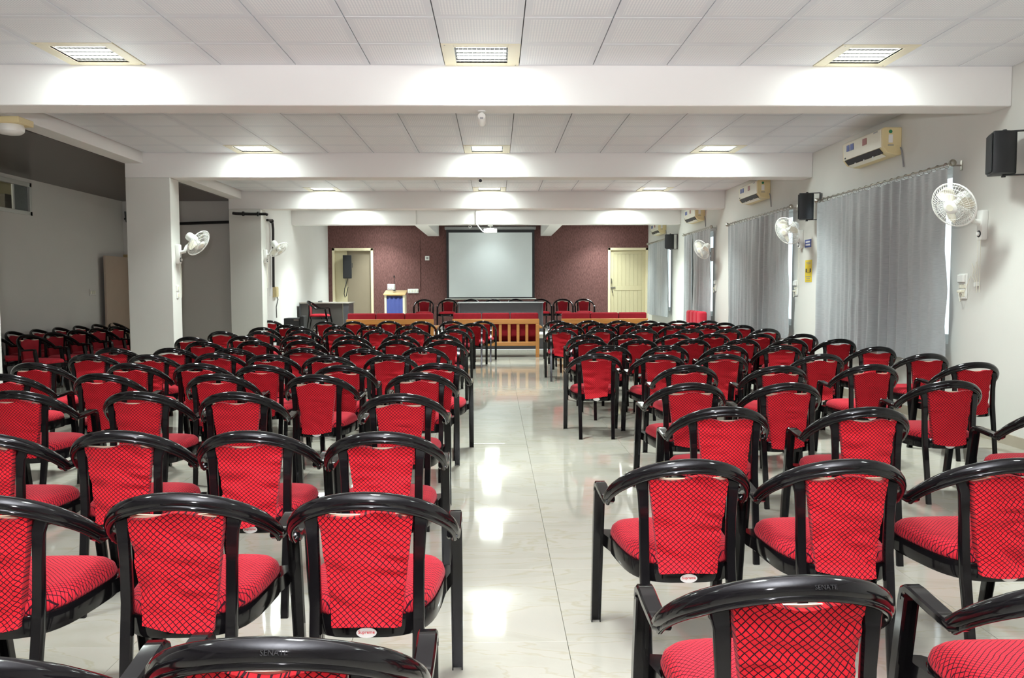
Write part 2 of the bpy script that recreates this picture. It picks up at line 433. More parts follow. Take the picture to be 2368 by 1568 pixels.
# columns
for k in range(5):
    y = BEAMS[k]
    struct(link('wall_column', MB().box(-4.88, -4.215 if k == 2 else -4.29, y, y+BT, 0, ZB).mesh('wall_column', 'wall', .008)), ['column behind the camera', 'column beside the camera', 'white column cut by the left picture edge', 'white column with the nearer fan', 'white column with the farther fan'][k])
# stage side beams
for x0, x1 in ((-1.86, -1.55), (1.26, 1.56)):
    sbox('ceiling_beam', (x0, x1, BEAMS[5]+BT, YB, ZB, ZC+.2), 'beam', 'short white beam running back to the maroon wall', .004)

# ceilings: per bay a dark backing with separate perforated tiles
LX = [(-3.4, -2.8), (-.4, .2), (2.6, 3.2)]
fixt_spots = []
ct = {}
def ceiling_bay(y0, y1, label, tiles=True):
    c = struct(link('ceiling', MB().box(-4.64 if y1 < 19 else XL, XR, y0, y1, ZC+.02, ZC+.2).mesh('ceiling', 'ceilback', smooth=False)), label)
    xs = [.2 + .6*k for k in range(-8, 7)] + [XR]
    ye = y1
    row = 0
    while ye > y0 + .02:
        ys = max(ye - .6, y0)
        for i in range(len(xs)-1):
            xa, xb = xs[i], xs[i+1]
            if row == 0 and any(abs(xa-l[0]) < .01 for l in LX):
                fixt_spots.append(((xa+xb)/2, (ys+ye)/2)); continue
            key = (round(xb-xa, 3), round(ye-ys, 3))
            if key not in ct:
                hx, hy = (xb-xa)/2-.0035, (ye-ys)/2-.002
                ct[key] = MB().box(-hx, hx, -hy, hy, 0, .018).mesh('ceiling_tile', 'ceiltile', .0015, smooth=False)
            o = link('ceiling_tile', ct[key], c, ((xa+xb)/2, (ys+ye)/2, ZC))
            o.rotation_euler = (random.uniform(-.0025, .0025), random.uniform(-.0025, .0025), 0)
        ye -= .6; row += 1
    return c
ceiling_bay(-1.25, BEAMS[1], 'white perforated tile ceiling behind the camera')
ceiling_bay(BEAMS[1]+BT, BEAMS[2], 'white perforated tile ceiling of the nearest bay')
ceiling_bay(BEAMS[2]+BT, BEAMS[3], 'white perforated tile ceiling of the second bay')
ceiling_bay(BEAMS[3]+BT, BEAMS[4], 'white perforated tile ceiling of the third bay')
ceiling_bay(BEAMS[4]+BT, BEAMS[5], 'white perforated tile ceiling of the fourth bay')
ceiling_bay(BEAMS[5]+BT, YB-.5, 'white tile ceiling above the stage')
sbox('ceiling', (XL, XR, YB-.5, YB, ZC, ZC+.2), 'beam', 'plain ceiling strip before the maroon wall')
sbox('ceiling', (-4.88, XR, YBK, -1.55, ZC, ZC+.2), 'beam', 'plain ceiling at the rear of the hall')
sbox('ceiling', (XA-.1, -4.88, YBK, YAN, ZA, ZA+.1), 'darkceil', 'dark brown ceiling of the side annex')

# recessed louvre lights
def fixture(x, y, label):
    t = thing('ceiling_light', label, 'ceiling light', (x, y, ZC), 0, 'recessed louvre ceiling lights')
    m = MB(); o, ix, iy = .297, .205, .215
    for q in ((-o, -ix, -o, o), (ix, o, -o, o), (-ix, ix, -o, -iy), (-ix, ix, iy, o)): m.box(*q, -.004, .012)
    part('frame', m, 'fixture', t, .002)
    m = MB()
    for q in ((-ix-.004, -ix, -iy, iy), (ix, ix+.004, -iy, iy), (-ix, ix, -iy-.004, -iy), (-ix, ix, iy, iy+.004)): m.box(*q, 0, .08)
    m.box(-ix, ix, -iy, iy, .08, .084)
    part('reflector', m, 'white', t, smooth=False)
    m = MB()
    for k in range(1, 12): xx = -ix + 2*ix*k/12; m.box(xx-.001, xx+.001, -iy, iy, .002, .010)
    for k in range(1, 3): yy = -iy + 2*iy*k/3; m.box(-ix, ix, yy-.0015, yy+.0015, .002, .008)
    part('louver', m, 'mirror', t, smooth=False)
    for k in range(4):
        yk = -.15+.10*k
        part('lamp_tube', MB().tube([(-ix+.015, yk, .044), (ix-.015, yk, .044)], .032, 12), 'tube', t)
    for sx in (-1, 1): part('screw', MB().lathe((sx*.27, .27*sx, -.004), (0, 0, -1), [(.006, 0), (.004, .003)], 8), 'steel', t)
    kk = (.14 if abs(x) < 1 else .85) if y > 20 else (1.45 if y > 16 else 1.1 if y > 7 else .95 if y > 3 else .5)
    light('lamp_spill', 'AREA', (x, y, ZC - .005), SPILL*kk, LAMPCOL, shape='RECTANGLE', size=.38, size_y=.40)
    light('lamp_light', 'AREA', (x, y, ZC - .004), LAMP*kk, LAMPCOL, shape='RECTANGLE', size=.38, size_y=.40, spread=math.radians(106))
names = ['left', 'middle', 'right']
for i, (x, y) in enumerate(fixt_spots):
    side = names[0 if x < -1 else 1 if x < 1 else 2]
    bay = sum(1 for b in BEAMS if b < y) - 1
    bayw = ['rear bay', 'bay above the camera', 'nearest visible bay', 'second bay', 'third bay', 'fourth bay', 'stage'][bay+1] if False else ['bay behind the camera', 'nearest visible ceiling bay', 'second ceiling bay', 'third ceiling bay', 'fourth ceiling bay', 'bay above the stage'][bay]
    fixture(x, y, 'glowing louvre light, %s of three in the %s' % (side, bayw))

# right wall with four window openings
WIN = []
def px_d(px, x=XR): return ux(px, 600, x).y
WIN = [(px_d(2198), 10.85), (px_d(1832), 14.45), (px_d(1649), 17.7), (px_d(1551), 21.9)]
WZ0, WZ1 = .78, 2.44
m = MB(); edges = [YBK] + [v for p in WIN for v in p] + [YB]
for k in range(0, len(edges), 2): m.box(XR, XR+.24, edges[k], edges[k+1], 0, ZC+.2)
for (a, b) in WIN: m.box(XR, XR+.24, a, b, 0, WZ0); m.box(XR, XR+.24, a, b, WZ1, ZC+.2)
struct(link('wall_right', m.mesh('wall_right', 'wall', smooth=False)), 'off-white right wall with curtained windows')
for k, (a, b) in enumerate(WIN):
    wn = struct(bpy.data.objects.new('window_%d' % (k+1), None), ['sliding window behind the nearest grey curtain', 'sliding window behind the second curtain', 'sliding window behind the third curtain', 'sliding window behind the curtain by the stage'][k])
    COL.objects.link(wn)
    m = MB(); x0, x1 = XR+.10, XR+.15
    m.box(x0, x1, a, a+.045, WZ0, WZ1).box(x0, x1, b-.045, b, WZ0, WZ1).box(x0, x1, a, b, WZ0, WZ0+.045).box(x0, x1, a, b, WZ1-.045, WZ1)
    part('window_frame', m, 'white', wn, smooth=False)
    n = 3 if b-a > 2.4 else 2
    for i in range(n):
        ya, yb = a+.045+(b-a-.09)*i/n, a+.045+(b-a-.09)*(i+1)/n; xo = x0+.012+.018*(i % 2)
        m = MB().box(xo, xo+.015, ya, ya+.035, WZ0+.045, WZ1-.045).box(xo, xo+.015, yb-.035, yb, WZ0+.045, WZ1-.045).box(xo, xo+.015, ya, yb, WZ0+.045, WZ0+.08).box(xo, xo+.015, ya, yb, WZ1-.08, WZ1-.045)
        s_ = part('sash', m, 'white', wn, smooth=False)
        part('pane', MB().box(xo+.005, xo+.009, ya+.03, yb-.03, WZ0+.075, WZ1-.075), 'glass', s_, smooth=False)
sbox('baseboard_right', (XR-.012, XR, YBK, YD, 0, .09), 'skirt', 'beige skirting tile along the right wall')

# stage (dais)
sbox('stage_floor', (XL, XR, YD+.03, YB, 0, ZD-.04), 'slate', 'low stage with dark riser')
sbox('stage_floor', (XL, XR, YD, YB, ZD-.09, ZD), 'stone', 'pale stone top edge of the stage', .006)
# stage back wall with two door openings
DR0, DR1 = uy(1406, 600, YB).x, uy(1499, 600, YB).x
DRZ = uy(1450, 573, YB).z
DL0, DL1 = uy(768, 600, YB).x, uy(863, 600, YB).x
DLZ = uy(815, 574, YB).z
m = MB()
m.box(XL-.3, DL0, YB, YB+.24, 0, ZC+.2).box(DL1, DR0, YB, YB+.24, 0, ZC+.2)
m.box(DL0, DL1, YB, YB+.24, DLZ, ZC+.2).box(DR0, DR1, YB, YB+.24, DRZ, ZC+.2).box(DR1, XR+.3, YB, YB+.24, 0, ZC+.2)
struct(link('wall_stage', m.mesh('wall_stage', 'redwall', smooth=False)), 'maroon textured plaster wall behind the stage')
sbox('wall_left', (XL-.25, XL, YAN-.01, YB, 0, ZC+.2), 'beam', 'brightly lit white left wall beside the stage')
sbox('wall_rear', (XA-.1, XR+.24, YBK-.2, YBK, 0, ZC+.2), 'wall', 'white wall behind the photographer')
# annex: end wall and far wall with a high window
AD0, AD1, ADZ = uy(288, 700, YAN).x, uy(288, 700, YAN).x+.95, uy(305, 596, YAN).z
m = MB().box(AD1, XL-.25, YAN, YAN+.15, 0, ZC).box(XA-.1, AD0, YAN, YAN+.15, 0, ZC).box(AD0, AD1, YAN, YAN+.15, ADZ, ZC)
struct(link('wall_annex_end', m.mesh('wall_annex_end', 'greywall', smooth=False)), 'dim grey end wall of the annex')
AW = (9.6, ux(72, 460, XA).y, ux(70, 499, XA).z, ux(70, 424, XA).z)
m = MB().box(XA-.2, XA, YBK, AW[0], 0, ZC).box(XA-.2, XA, AW[1], YAN+.15, 0, ZC).box(XA-.2, XA, AW[0], AW[1], 0, AW[2]).box(XA-.2, XA, AW[0], AW[1], AW[3], ZC)
struct(link('wall_annex_side', m.mesh('wall_annex_side', 'greywall', smooth=False)), 'dim grey far wall of the annex')
wn = struct(bpy.data.objects.new('window_5', None), 'small high window in the annex wall'); COL.objects.link(wn)
a, b, z0, z1 = AW; x0, x1 = XA-.05, XA+.015
m = MB().box(x0, x1, a, a+.06, z0, z1).box(x0, x1, b-.06, b, z0, z1).box(x0, x1, a, b, z0, z0+.06).box(x0, x1, a, b, z1-.06, z1)
part('window_frame', m, 'alu', wn, .004)
yd = ux(35, 460, XA).y
m = MB().box(x0+.01, x0+.03, yd-.02, yd+.02, z0+.06, z1-.06)
part('mullion', m, 'alu', wn)
part('pane', MB().box(XA-.03, XA-.026, a+.06, yd-.02, z0+.06, z1-.06), 'glass', wn, smooth=False)
part('pane', MB().box(XA-.03, XA-.024, yd+.02, b-.06, z0+.06, z1-.06), 'frosted', wn, smooth=False, label='dark frosted pane')
sbox('wall_corridor', (XA-1.3, XA-1.2, 8.5, 13.5, 1.8, ZC), 'doorpaint', 'cream corridor wall seen through the high window')
sbox('wall_corridor', (XA-1.3, XA-.2, 13.4, 13.5, 1.8, ZC), 'doorpaint')
sbox('wall_corridor', (XA-1.3, XA-.2, 8.5, 8.6, 1.8, ZC), 'doorpaint')
sbox('floor_corridor', (XA-1.3, XA-.2, 8.5, 13.5, 1.7, 1.8), 'greywall')
sbox('ceiling_corridor', (XA-1.3, XA-.2, 8.5, 13.5, ZC, ZC+.1), 'wall')
light('corridor_fill', 'POINT', (XA-.6, 10.6, ZC-.15), 8, (1, .95, .82), shadow_soft_size=.1)  # added unseen light that brightens the corridor behind the glass
pc = ux(12, 470, XA-.5)
q = thing('carton', 'grey carton behind the high annex window glass', 'box', (XA-.5, pc.y, 1.8))
m = MB().box(-.2, .2, -.35, .35, 0, .94); part('box_body', m, 'greybox', q, .006)
part('lid_flap', MB().box(-.205, .205, -.355, .355, .90, .95), 'greybox', q, .004)

# doors
def frame_door(nm, x0, x1, z1, y, label):
    d = struct(bpy.data.objects.new(nm, None), label); COL.objects.link(d)
    m = MB().box(x0, x0+.07, y-.02, y+.14, ZD, z1).box(x1-.07, x1, y-.02, y+.14, ZD, z1).box(x0, x1, y-.02, y+.14, z1-.07, z1)
    part('door_frame', m, 'doorframe', d, .005)
    return d
d1 = frame_door('door_1', DR0, DR1, DRZ, YB, 'cream panelled door right of the screen')
lx0, lx1, lz0, lz1 = DR0+.07, DR1-.07, ZD+.01, DRZ-.07
lf = part('door_leaf', MB().box(lx0, lx1, YB+.05, YB+.08, lz0, lz1), 'doorpaint', d1, smooth=False)
m = MB(); zr = uy(1450, 669, YB).z
m.box(lx0, lx0+.10, YB+.03, YB+.05, lz0, lz1).box(lx1-.10, lx1, YB+.03, YB+.05, lz0, lz1).box(lx0+.10, lx1-.10, YB+.03, YB+.05, lz1-.10, lz1).box(lx0+.10, lx1-.10, YB+.03, YB+.05, zr-.03, zr+.10).box(lx0+.10, lx1-.10, YB+.03, YB+.05, lz0, lz0+.16)
part('door_rail', m, 'doorpaint', d1, .004)
nb = 7
for k in range(nb):
    wdt = (lx1-lx0-.2)/nb; xx = lx0+.10+wdt*k
    for za, zb in ((zr+.10, lz1-.10), (lz0+.16, zr-.03)):
        part('door_board', MB().box(xx+.002, xx+wdt-.002, YB+.038, YB+.05, za, zb), 'doorpaint', d1, .003)
zl = uy(1416, 665, YB).z
part('latch', MB().box(lx0-.06, lx0+.14, YB+.012, YB+.028, zl-.018, zl+.018).tube([(lx0+.04, YB+.01, zl), (lx0+.06, YB-.01, zl-.14)], .012), 'steel', d1)
part('handle', MB().tube([(lx0+.03, YB+.03, zl+.12), (lx0+.03, YB-.01, zl+.13), (lx0+.03, YB-.01, zl+.24), (lx0+.03, YB+.03, zl+.25)], .011), 'steel', d1)
d2 = frame_door('door_2', DL0, DL1, DLZ, YB, 'doorway left of the maroon wall with tan inner leaf')
part('door_leaf', MB().box(DL0+.40, DL1-.07, YB+.08, YB+.12, ZD+.01, DLZ-.07), 'tanpanel', d2, label='flat tan inner leaf')
m = MB().box(DL0+.07, DL0+.40, YB+.05, YB+.09, ZD+.01, DLZ-.07)
part('door_leaf', m, 'doorpaint', d2, .004, label='narrow cream leaf standing half open')
part('bolt', MB().tube([(DL0+.36, YB+.04, 1.42), (DL0+.36, YB+.04, 1.62)], .012), 'steel', d2)
d3 = struct(bpy.data.objects.new('door_3', None), 'annex door with pinkish leaf folded against the wall'); COL.objects.link(d3)
m = MB().box(AD0-.06, AD0+.02, YAN-.02, YAN+.12, 0, ADZ+.06).box(AD1-.02, AD1+.06, YAN-.02, YAN+.12, 0, ADZ+.06).box(AD0, AD1, YAN-.02, YAN+.12, ADZ-.02, ADZ+.06)
part('door_frame', m, 'yellowleaf', d3, .005)
lf3 = part('door_leaf', MB().box(AD0+.03, AD1-.02, YAN+.03, YAN+.07, 0.01, ADZ-.02), 'yellowleaf', d3, label='yellowish closed leaf')
m = MB()
for za, zb in ((.2, .95), (1.1, ADZ-.2)):
    m.box(AD0+.15, AD0+.42, YAN+.015, YAN+.03, za, zb).box(AD0+.52, AD1-.15, YAN+.015, YAN+.03, za, zb)
part('door_panel', m, 'yellowleaf', d3, .006)
ypl = ux(240, 600, XA+.1).y
part('door_leaf', MB().box(XA+.09, XA+.13, ypl, YAN-.03, .01, ADZ), 'pinkleaf', d3, .003, label='pinkish leaf folded against the side wall')

# ------------------------------------------------------------------ chairs
CS = 0.95
def sm(x): return x*x*(3-2*x)
def arch_pts(n=34):
    P, FR, SC = [], [], []
    for i in range(n+1):
        th = math.radians(-93 + 186*i/n); wv = 1-math.cos(th)
        P.append(Vector((.250*math.sin(th), -.262+.235*wv, .768-.165*wv)))
    n2 = Vector((0, .57, .82)).normalized()
    for i, p in enumerate(P):
        t = (P[min(i+1, n)]-P[max(i-1, 0)]).normalized()
        A = n2.cross(t).normalized()
        if A.z < 0 and abs(p.x) < .2 : A = -A
        if abs(p.x) >= .2 and A.x*p.x < 0: A = -A
        FR.append((A, t.cross(A).normalized() * (1 if (t.cross(A)).dot(n2) > 0 else -1)))
        e = abs(p.x)/.250
        SC.append((1.0, 1.0-.18*max(0, e-.8)/.2))
    return P, FR, SC
ARCH_PROF = [(.006, -.031), (.010, -.027), (.010, -.021), (.014, -.019), (.019, -.010), (.020, .004), (.016, .016), (.008, .022), (-.008, .022), (-.013, .014), (-.013, -.012), (-.008, -.022), (-.002, -.031)]
def S(mb):
    mb.v = [(x*CS, y*CS, z*CS) for (x, y, z) in mb.v]; return mb
CH = {}
P, FR, SC = arch_pts()
CH['back_rail'] = S(MB().sweep(P, ARCH_PROF, FR, SC)).mesh('back_rail', 'black', angle=50)
RR = [(.017, -.011), (.021, -.006), (.021, .006), (.017, .011), (-.017, .011), (-.021, .006), (-.021, -.006), (-.017, -.011)]
for sgn in (-1, 1):
    pts = [Vector(q) for q in ((sgn*.148, -.275, 0), (sgn*.150, -.245, .20), (sgn*.152, -.215, .37), (sgn*.152, -.205, .45), (sgn*.154, -.203, .57), (sgn*.158, -.205, .66), (sgn*.163, -.194, .712))]
    fr = [(Vector((1, 0, 0)), Vector((0, 1, 0)))]*7
    CH['rear_leg%d' % sgn] = S(MB().sweep(pts, RR, fr, [(.78, 1.1), (.80, 1.2), (.84, 1.4), (.82, 1.3), (.80, 1.1), (.90, .95), (1.18, .8)])).mesh('leg', 'black')
    pts = [Vector(q) for q in ((sgn*.246, -.050, .603), (sgn*.249, -.028, .592), (sgn*.250, .03, .595), (sgn*.250, .10, .600), (sgn*.249, .155, .604), (sgn*.249, .182, .604), (sgn*.249, .201, .594), (sgn*.249, .208, .572))]
    fr = []
    for i, p in enumerate(pts):
        t = (pts[min(i+1, 7)]-pts[max(i-1, 0)]).normalized(); A = Vector((1, 0, 0)); fr.append((A, t.cross(A).normalized()))
    CH['armrest%d' % sgn] = S(MB().sweep(pts, RR, fr, [(.8, 1.0), (1, 1.1), (1.02, 1.1), (1.05, 1.1), (1.05, 1.1), (1.05, 1.1), (1.05, 1.1), (1.05, 1.1)])).mesh('armrest', 'black')
    U = [(-.021, .014), (.021, .014), (.021, -.018), (.016, -.018), (.016, .008), (-.016, .008), (-.016, -.018), (-.021, -.018)]
    pts = [Vector(q) for q in ((sgn*.249, .201, .580), (sgn*.249, .234, .40), (sgn*.248, .272, .20), (sgn*.247, .310, 0))]
    CH['front_leg%d' % sgn] = S(MB().sweep(pts, U, [(Vector((1, 0, 0)), Vector((0, 1, 0)))]*4, [(1, 1), (1, 1), (.96, .96), (.92, .92)])).mesh('leg', 'black', angle=30)
def seat_outline(k=1.0, n=36):
    out = []
    for i in range(n):
        t = 2*PI*i/n; c, s_ = math.cos(t), math.sin(t)
        ex = .62 if s_ < 0 else .50; x = .224*math.copysign(abs(c)**ex, c); y = .225*math.copysign(abs(s_)**ex, s_)
        x *= .89+.11*(y/.225)
        out.append((x*k, y*k+.012))
    return out
m = MB(); n = 36
for k, z in ((1.0, .400), (1.03, .418), (1.0, .440), (.93, .455), (.80, .464), (.55, .470), (.25, .472)):
    m.v += [(x, y, z) for x, y in seat_outline(k)]
for r in range(6): m.f += [(r*n+i, r*n+(i+1) % n, (r+1)*n+(i+1) % n, (r+1)*n+i) for i in range(n)]
m.f += [tuple(range(6*n, 7*n)), tuple(range(n))[::-1]]
CH['seat'] = S(m).mesh('seat', 'net_seat', angle=80)
m = MB()
for k, z in ((1.035, .345), (1.045, .355), (1.045, .402), (1.035, .408), (.965, .408), (.955, .345)): m.v += [(x, y, z) for x, y in seat_outline(k)]
for r in range(6): m.f += [(r*n+i, r*n+(i+1) % n, ((r+1) % 6)*n+(i+1) % n, ((r+1) % 6)*n+i) for i in range(n)]
b0 = len(m.v)
m.v += [(x, y, .362) for x, y in seat_outline(.96)]; m.f.append(tuple(range(b0, b0+n)))
for sgn in (-1, 1):                       # shoulders that carry the rim on the front legs
    m.prism([(sgn*.15, .20), (sgn*.215, .10), (sgn*.234, .19), (sgn*.234, .252), (sgn*.19, .245)], .352, .402, 'z')
CH['seat_frame'] = S(m).mesh('seat_frame', 'black', angle=40)
def cover_mesh(seed, mat='net_back'):
    rnd = random.Random(seed); nx, nz = 22, 30; m = MB()
    folds = [(rnd.uniform(-.1, .1), rnd.uniform(.45, .68), rnd.uniform(-.9, .2), rnd.uniform(.010, .018)) for _ in range(6)]
    def pt(u, v, side):
        half = .102+.037*v**1.15
        x = (u*2-1)*half
        top = .717+.008*math.sin(u*9+seed)+(.018 if u > .93 else 0)*rnd.random()-.012*(abs(u-.5)*2)**3
        bot = .378-.012*math.sin(u*3.0+seed*1.7)
        z = bot+(top-bot)*v
        cur = .020*(1-(2*u-1)**2)
        y = -.203-.028*v*v*.3-cur*.9
        if side:   # rear face with creases
            d = .016
            for (fx, fz, sl, amp) in folds:
                dist = (z-(fz+sl*(x-fx)))/.012
                d += -amp*math.exp(-dist*dist)*(.5+.5*math.sin((u+fx)*7+seed))
            d += .007*noise.noise(Vector((x*14, z*14, seed*3.1)))+.006*math.exp(-((u-.90)/.03)**2)
            if v < .12: d += .016*(1-v/.12)     # hem hangs over the rim
            y -= max(d, .0055)
        else:
            y += .017+.012*(1-abs(2*u-1)**6)*min(1, 6*(1-v)+.2)
        return (x, y, z)
    for side in (1, 0):
        for j in range(nz+1):
            for i in range(nx+1): m.v.append(pt(i/nx, j/nz, side))
    K = (nx+1)*(nz+1); w1 = nx+1
    for j in range(nz):
        for i in range(nx):
            a = j*w1+i
            m.f.append((a, a+1, a+w1+1, a+w1)); m.f.append((K+a, K+a+w1, K+a+w1+1, K+a+1))
    for i in range(nx): m.f.append((i, K+i, K+i+1, i+1)); a = nz*w1+i; m.f.append((a, a+1, K+a+1, K+a))
    for j in range(nz): a = j*w1; m.f.append((a, a+w1, K+a+w1, K+a)); a += nx; m.f.append((a, K+a, K+a+w1, a+w1))
    return S(m).mesh('backrest', mat, angle=60)
COV = [cover_mesh(s) for s in range(5)]+[cover_mesh(9, 'velvet')]  # last cover is plain cloth; its darker red stands in for shade
m = MB(); bo = []
for j in range(9):
    v = j/8; half = .1010+.0372*v**1.15; z = .40+(.7150-.40)*v
    for u in (0, .25, .5, .75, 1): bo.append(((u*2-1)*half, -.203-.0084*v*v-.018*(1-(2*u-1)**2), z))
m.v = [(x, y+.004, z) for x, y, z in bo]+[(x, y+.012, z) for x, y, z in bo]
for j in range(8):
    for i in range(4): a = j*5+i; m.f += [(a, a+1, a+6, a+5), (45+a, 45+a+5, 45+a+6, 45+a+1)]
for i in range(4): m.f += [(i, 45+i, 45+i+1, i+1), (40+i, 41+i, 86+i, 85+i)]
for j in range(8): a = j*5; m.f += [(a, a+5, 50+a, 45+a), (a+4, 49+a, 54+a, a+9)]
CH['backrest_board'] = S(m).mesh('backrest_board', 'board', smooth=False)
m = MB(); m.v = [(.030*math.cos(2*PI*i/20), -.2305, .3635+.0155*math.sin(2*PI*i/20)) for i in range(20)]; m.f = [tuple(range(20))]
b0 = 20; m.v += [(.030*math.cos(2*PI*i/20), -.2285, .3635+.0155*math.sin(2*PI*i/20)) for i in range(20)]; m.f += [tuple(range(20, 40))[::-1]]+[(i, (i+1) % 20, 20+(i+1) % 20, 20+i) for i in range(20)]
CH['sticker'] = S(m).mesh('sticker', 'sticker')
TX_S = text_mesh('Supreme', .0130, 'redink', .0006)
TX_A = text_mesh('SENATE', .0125, 'emboss')

def make_chair(name, label, cover, sticker, letters, emboss, group):
    t = thing(name, label, 'chair', (0, 0, 0), 0, group)
    link('seat', CH['seat'], t); link('seat_frame', CH['seat_frame'], t)
    link('backrest', cover, t)
    link('backrest_board', CH['backrest_board'], t)
    link('back_rail', CH['back_rail'], t)
    for s_ in (-1, 1):
        link('armrest', CH['armrest%d' % s_], t)
        link('leg', CH['rear_leg%d' % s_], t); link('leg', CH['front_leg%d' % s_], t)
    if sticker:
        o = link('sticker', CH['sticker'], t)
        o['label'] = 'white oval sticker'
        if letters:
            q = link('lettering', TX_S, o); q.location = (0, -.2314*CS, .3655*CS); q.rotation_euler = (PI/2, 0, 0)
    if emboss:
        q = link('lettering', TX_A, t, (.03*CS, -.2825*CS, .773*CS)); q.rotation_euler = (math.radians(62), 0, 0)
    return t
protos = {}
def place_chair(x, y, z, rz, label, group, cov, sticker=False, letters=False, emboss=False):
    k = (cov, sticker, letters, emboss)
    if k not in protos:
        t = make_chair('armchair', label, COV[cov], sticker, letters, emboss, group)
        t.location = (x, y, z); t.rotation_euler = (0, 0, rz); protos[k] = t; return t
    return dup(protos[k], (x, y, z), rz, label, group)

ZTOP = .787*CS
def arch_to_world(L, R, ytop):
    """from the arch's left and right ends and its top in the photograph to the chair's place on the floor"""
    mid = (L+R)/2
    p = uz(mid, ytop, ZTOP)
    d_arch = p.y
    p2 = uy(mid, ytop, d_arch+.20)
    return p2.x, d_arch+.268*CS
LEFT = [
 [(-305,160,1522,2),(325,1010,1482,0)],
 [(-158,240,1146,0),(247,648,1143,0),(650,1050,1142,0)],
 [(-115,165,1001,0),(165,448,997,0),(447,735,998,0),(735,1030,1000,0)],
 [(-35,184,904,0),(241,449,906,0),(463,665,907,0),(823,1040,911,0)],
 [(-60,140,865,0),(176,342,864,0),(429,603,865,0),(657,831,867,0),(887,1060,862,0)],
 [(29,179,839,0),(251,405,840,0),(403,538,840,0),(546,688,844,0),(718,874,845,0),(940,1090,840,0)],
 [(170,281,819,0),(318,431,820,0),(457,564,816,0),(556,693,820,0),(695,836,822,0),(836,968,820,0)],
 [(226,327,805,0),(361,462,805,0),(497,592,806,0),(655,762,805,0),(791,899,806,0),(924,1040,803,0)],
 [(441,538,790,0),(548,650,788,0),(652,760,787,0),(759,861,787,0),(869,968,787,0),(976,1083,787,0)],
 [(413,490,779,0),(533,610,777,0),(647,740,777,0),(764,864,776,0),(879,973,775,0),(973,1073,774,0)],
 [(485,559,766,0),(575,652,766,0),(665,740,764,0),(750,830,765,0),(843,920,763,0),(917,996,763,0),(1004,1086,762,0)],
 [(573,650,757,0),(660,736,756,0),(744,822,754,0),(828,893,754,0),(912,984,754,0),(1022,1098,752,0)],
 [(600,655,741,0),(646,693,751,0),(723,785,743,0),(790,851,743,0),(871,932,742,0),(943,1012,743,0),(1014,1075,742,0),(1068,1119,747,0),(1086,1147,742,0)],
]
RIGHT = [
 [(1505,2070,1338,0),(2205,2770,1342,0)],
 [(1395,1745,1065,0),(1748,2095,1065,0),(2085,2450,1063,0)],
 [(1543,1777,942,0),(1855,2103,943,0),(2304,2560,940,0)],
 [(1481,1685,886,0),(1704,1898,886,0),(2081,2260,881,0),(2462,2640,886,0)],
 [(1502,1665,845,0),(1709,1866,846,0),(1922,2073,843,0),(2160,2299,838,0)],
 [(1308,1446,818,0),(1448,1586,820,0),(1601,1726,819,0),(1822,1945,819,0),(2068,2181,818,0)],
 [(1349,1461,799,0),(1479,1594,799,0),(1617,1731,799,0),(1740,1852,799,0),(1958,2064,802,0)],
 [(1310,1415,785,0),(1425,1520,785,0),(1545,1642,784,0),(1686,1790,784,0),(1775,1872,784,0),(1881,1986,784,0)],
 [(1308,1402,774,0),(1407,1489,773,0),(1515,1604,773,0),(1635,1729,771,0),(1729,1806,772,0),(1824,1892,772,0)],
 [(1259,1339,761,-4),(1346,1428,761,0),(1443,1525,761,0),(1555,1629,760,0),(1657,1729,760,0),(1735,1809,760,0)],
 [(1298,1369,752,0),(1377,1448,752,0),(1456,1525,753,0),(1530,1602,753,0),(1612,1683,752,0),(1691,1760,752,0)],
 [(1285,1352,746,0),(1356,1420,746,0),(1435,1489,746,0),(1512,1566,746,0),(1589,1645,746,0),(1664,1724,746,0)],
 [(1258,1318,741,-3),(1336,1387,741,0),(1411,1461,741,0),(1480,1535,741,0),(1555,1606,741,0),(1629,1672,741,0)],
]
ORD = ['first', 'second', 'third', 'fourth', 'fifth', 'sixth', 'seventh', 'eighth', 'ninth', 'tenth', 'eleventh', 'twelfth', 'thirteenth']
placed = []
cnt = 0
for block, rows in (('left', LEFT), ('right', RIGHT)):
    for ri, row in enumerate(rows):
        order = sorted(row, key=lambda c: -(c[0]+c[1]) if block == 'left' else (c[0]+c[1]))
        for ci, (L, R, yt, deg) in enumerate(order):
            x, y = arch_to_world(L, R, yt)
            x = min(x, XR-.44)
            # keep neighbours from running into each other
            rowname = ORD[ri]+' row from the camera' if ri < 7 else (ORD[12-ri]+' row from the stage' if ri < 12 else 'front row nearest the stage')
            where = 'aisle chair' if ci == 0 else ORD[ci]+' chair from the aisle'
            label = 'red-covered black armchair, %s, %s block, %s' % (where, block, rowname)
            rz = math.radians(deg + random.uniform(-2.0, 2.0))
            st = y < 9.5 and cnt % 5 != 3
            placed.append((block, ri, x, y, rz, label, cnt % 5, st, st and y < 6.5, ri == 0))
            cnt += 1
# settle overlaps: push chairs of one row apart sideways where they would collide
for it in range(40):
    moved = False
    for i in range(len(placed)):
        for j in range(i+1, len(placed)):
            a, b = placed[i], placed[j]
            dx, dy = b[2]-a[2], b[3]-a[3]
            if abs(dx) < .530 and abs(dy) < .60:
                px_, py_ = .532-abs(dx), .602-abs(dy)
                a, b = list(a), list(b)
                if px_ < py_*1.0:
                    s_ = math.copysign(px_/2, dx); a[2] -= s_; b[2] += s_
                else:
                    s_ = math.copysign(py_/2, dy); a[3] -= s_; b[3] += s_
                a[2] = min(a[2], XR-.44); b[2] = min(b[2], XR-.44)
                placed[i], placed[j] = tuple(a), tuple(b); moved = True
    if not moved: break
for (block, ri, x, y, rz, label, cov, st, le, em) in placed:
    place_chair(x, y, 0, rz, label, 'armchairs of the %s seating block' % block, cov, st, le, em)

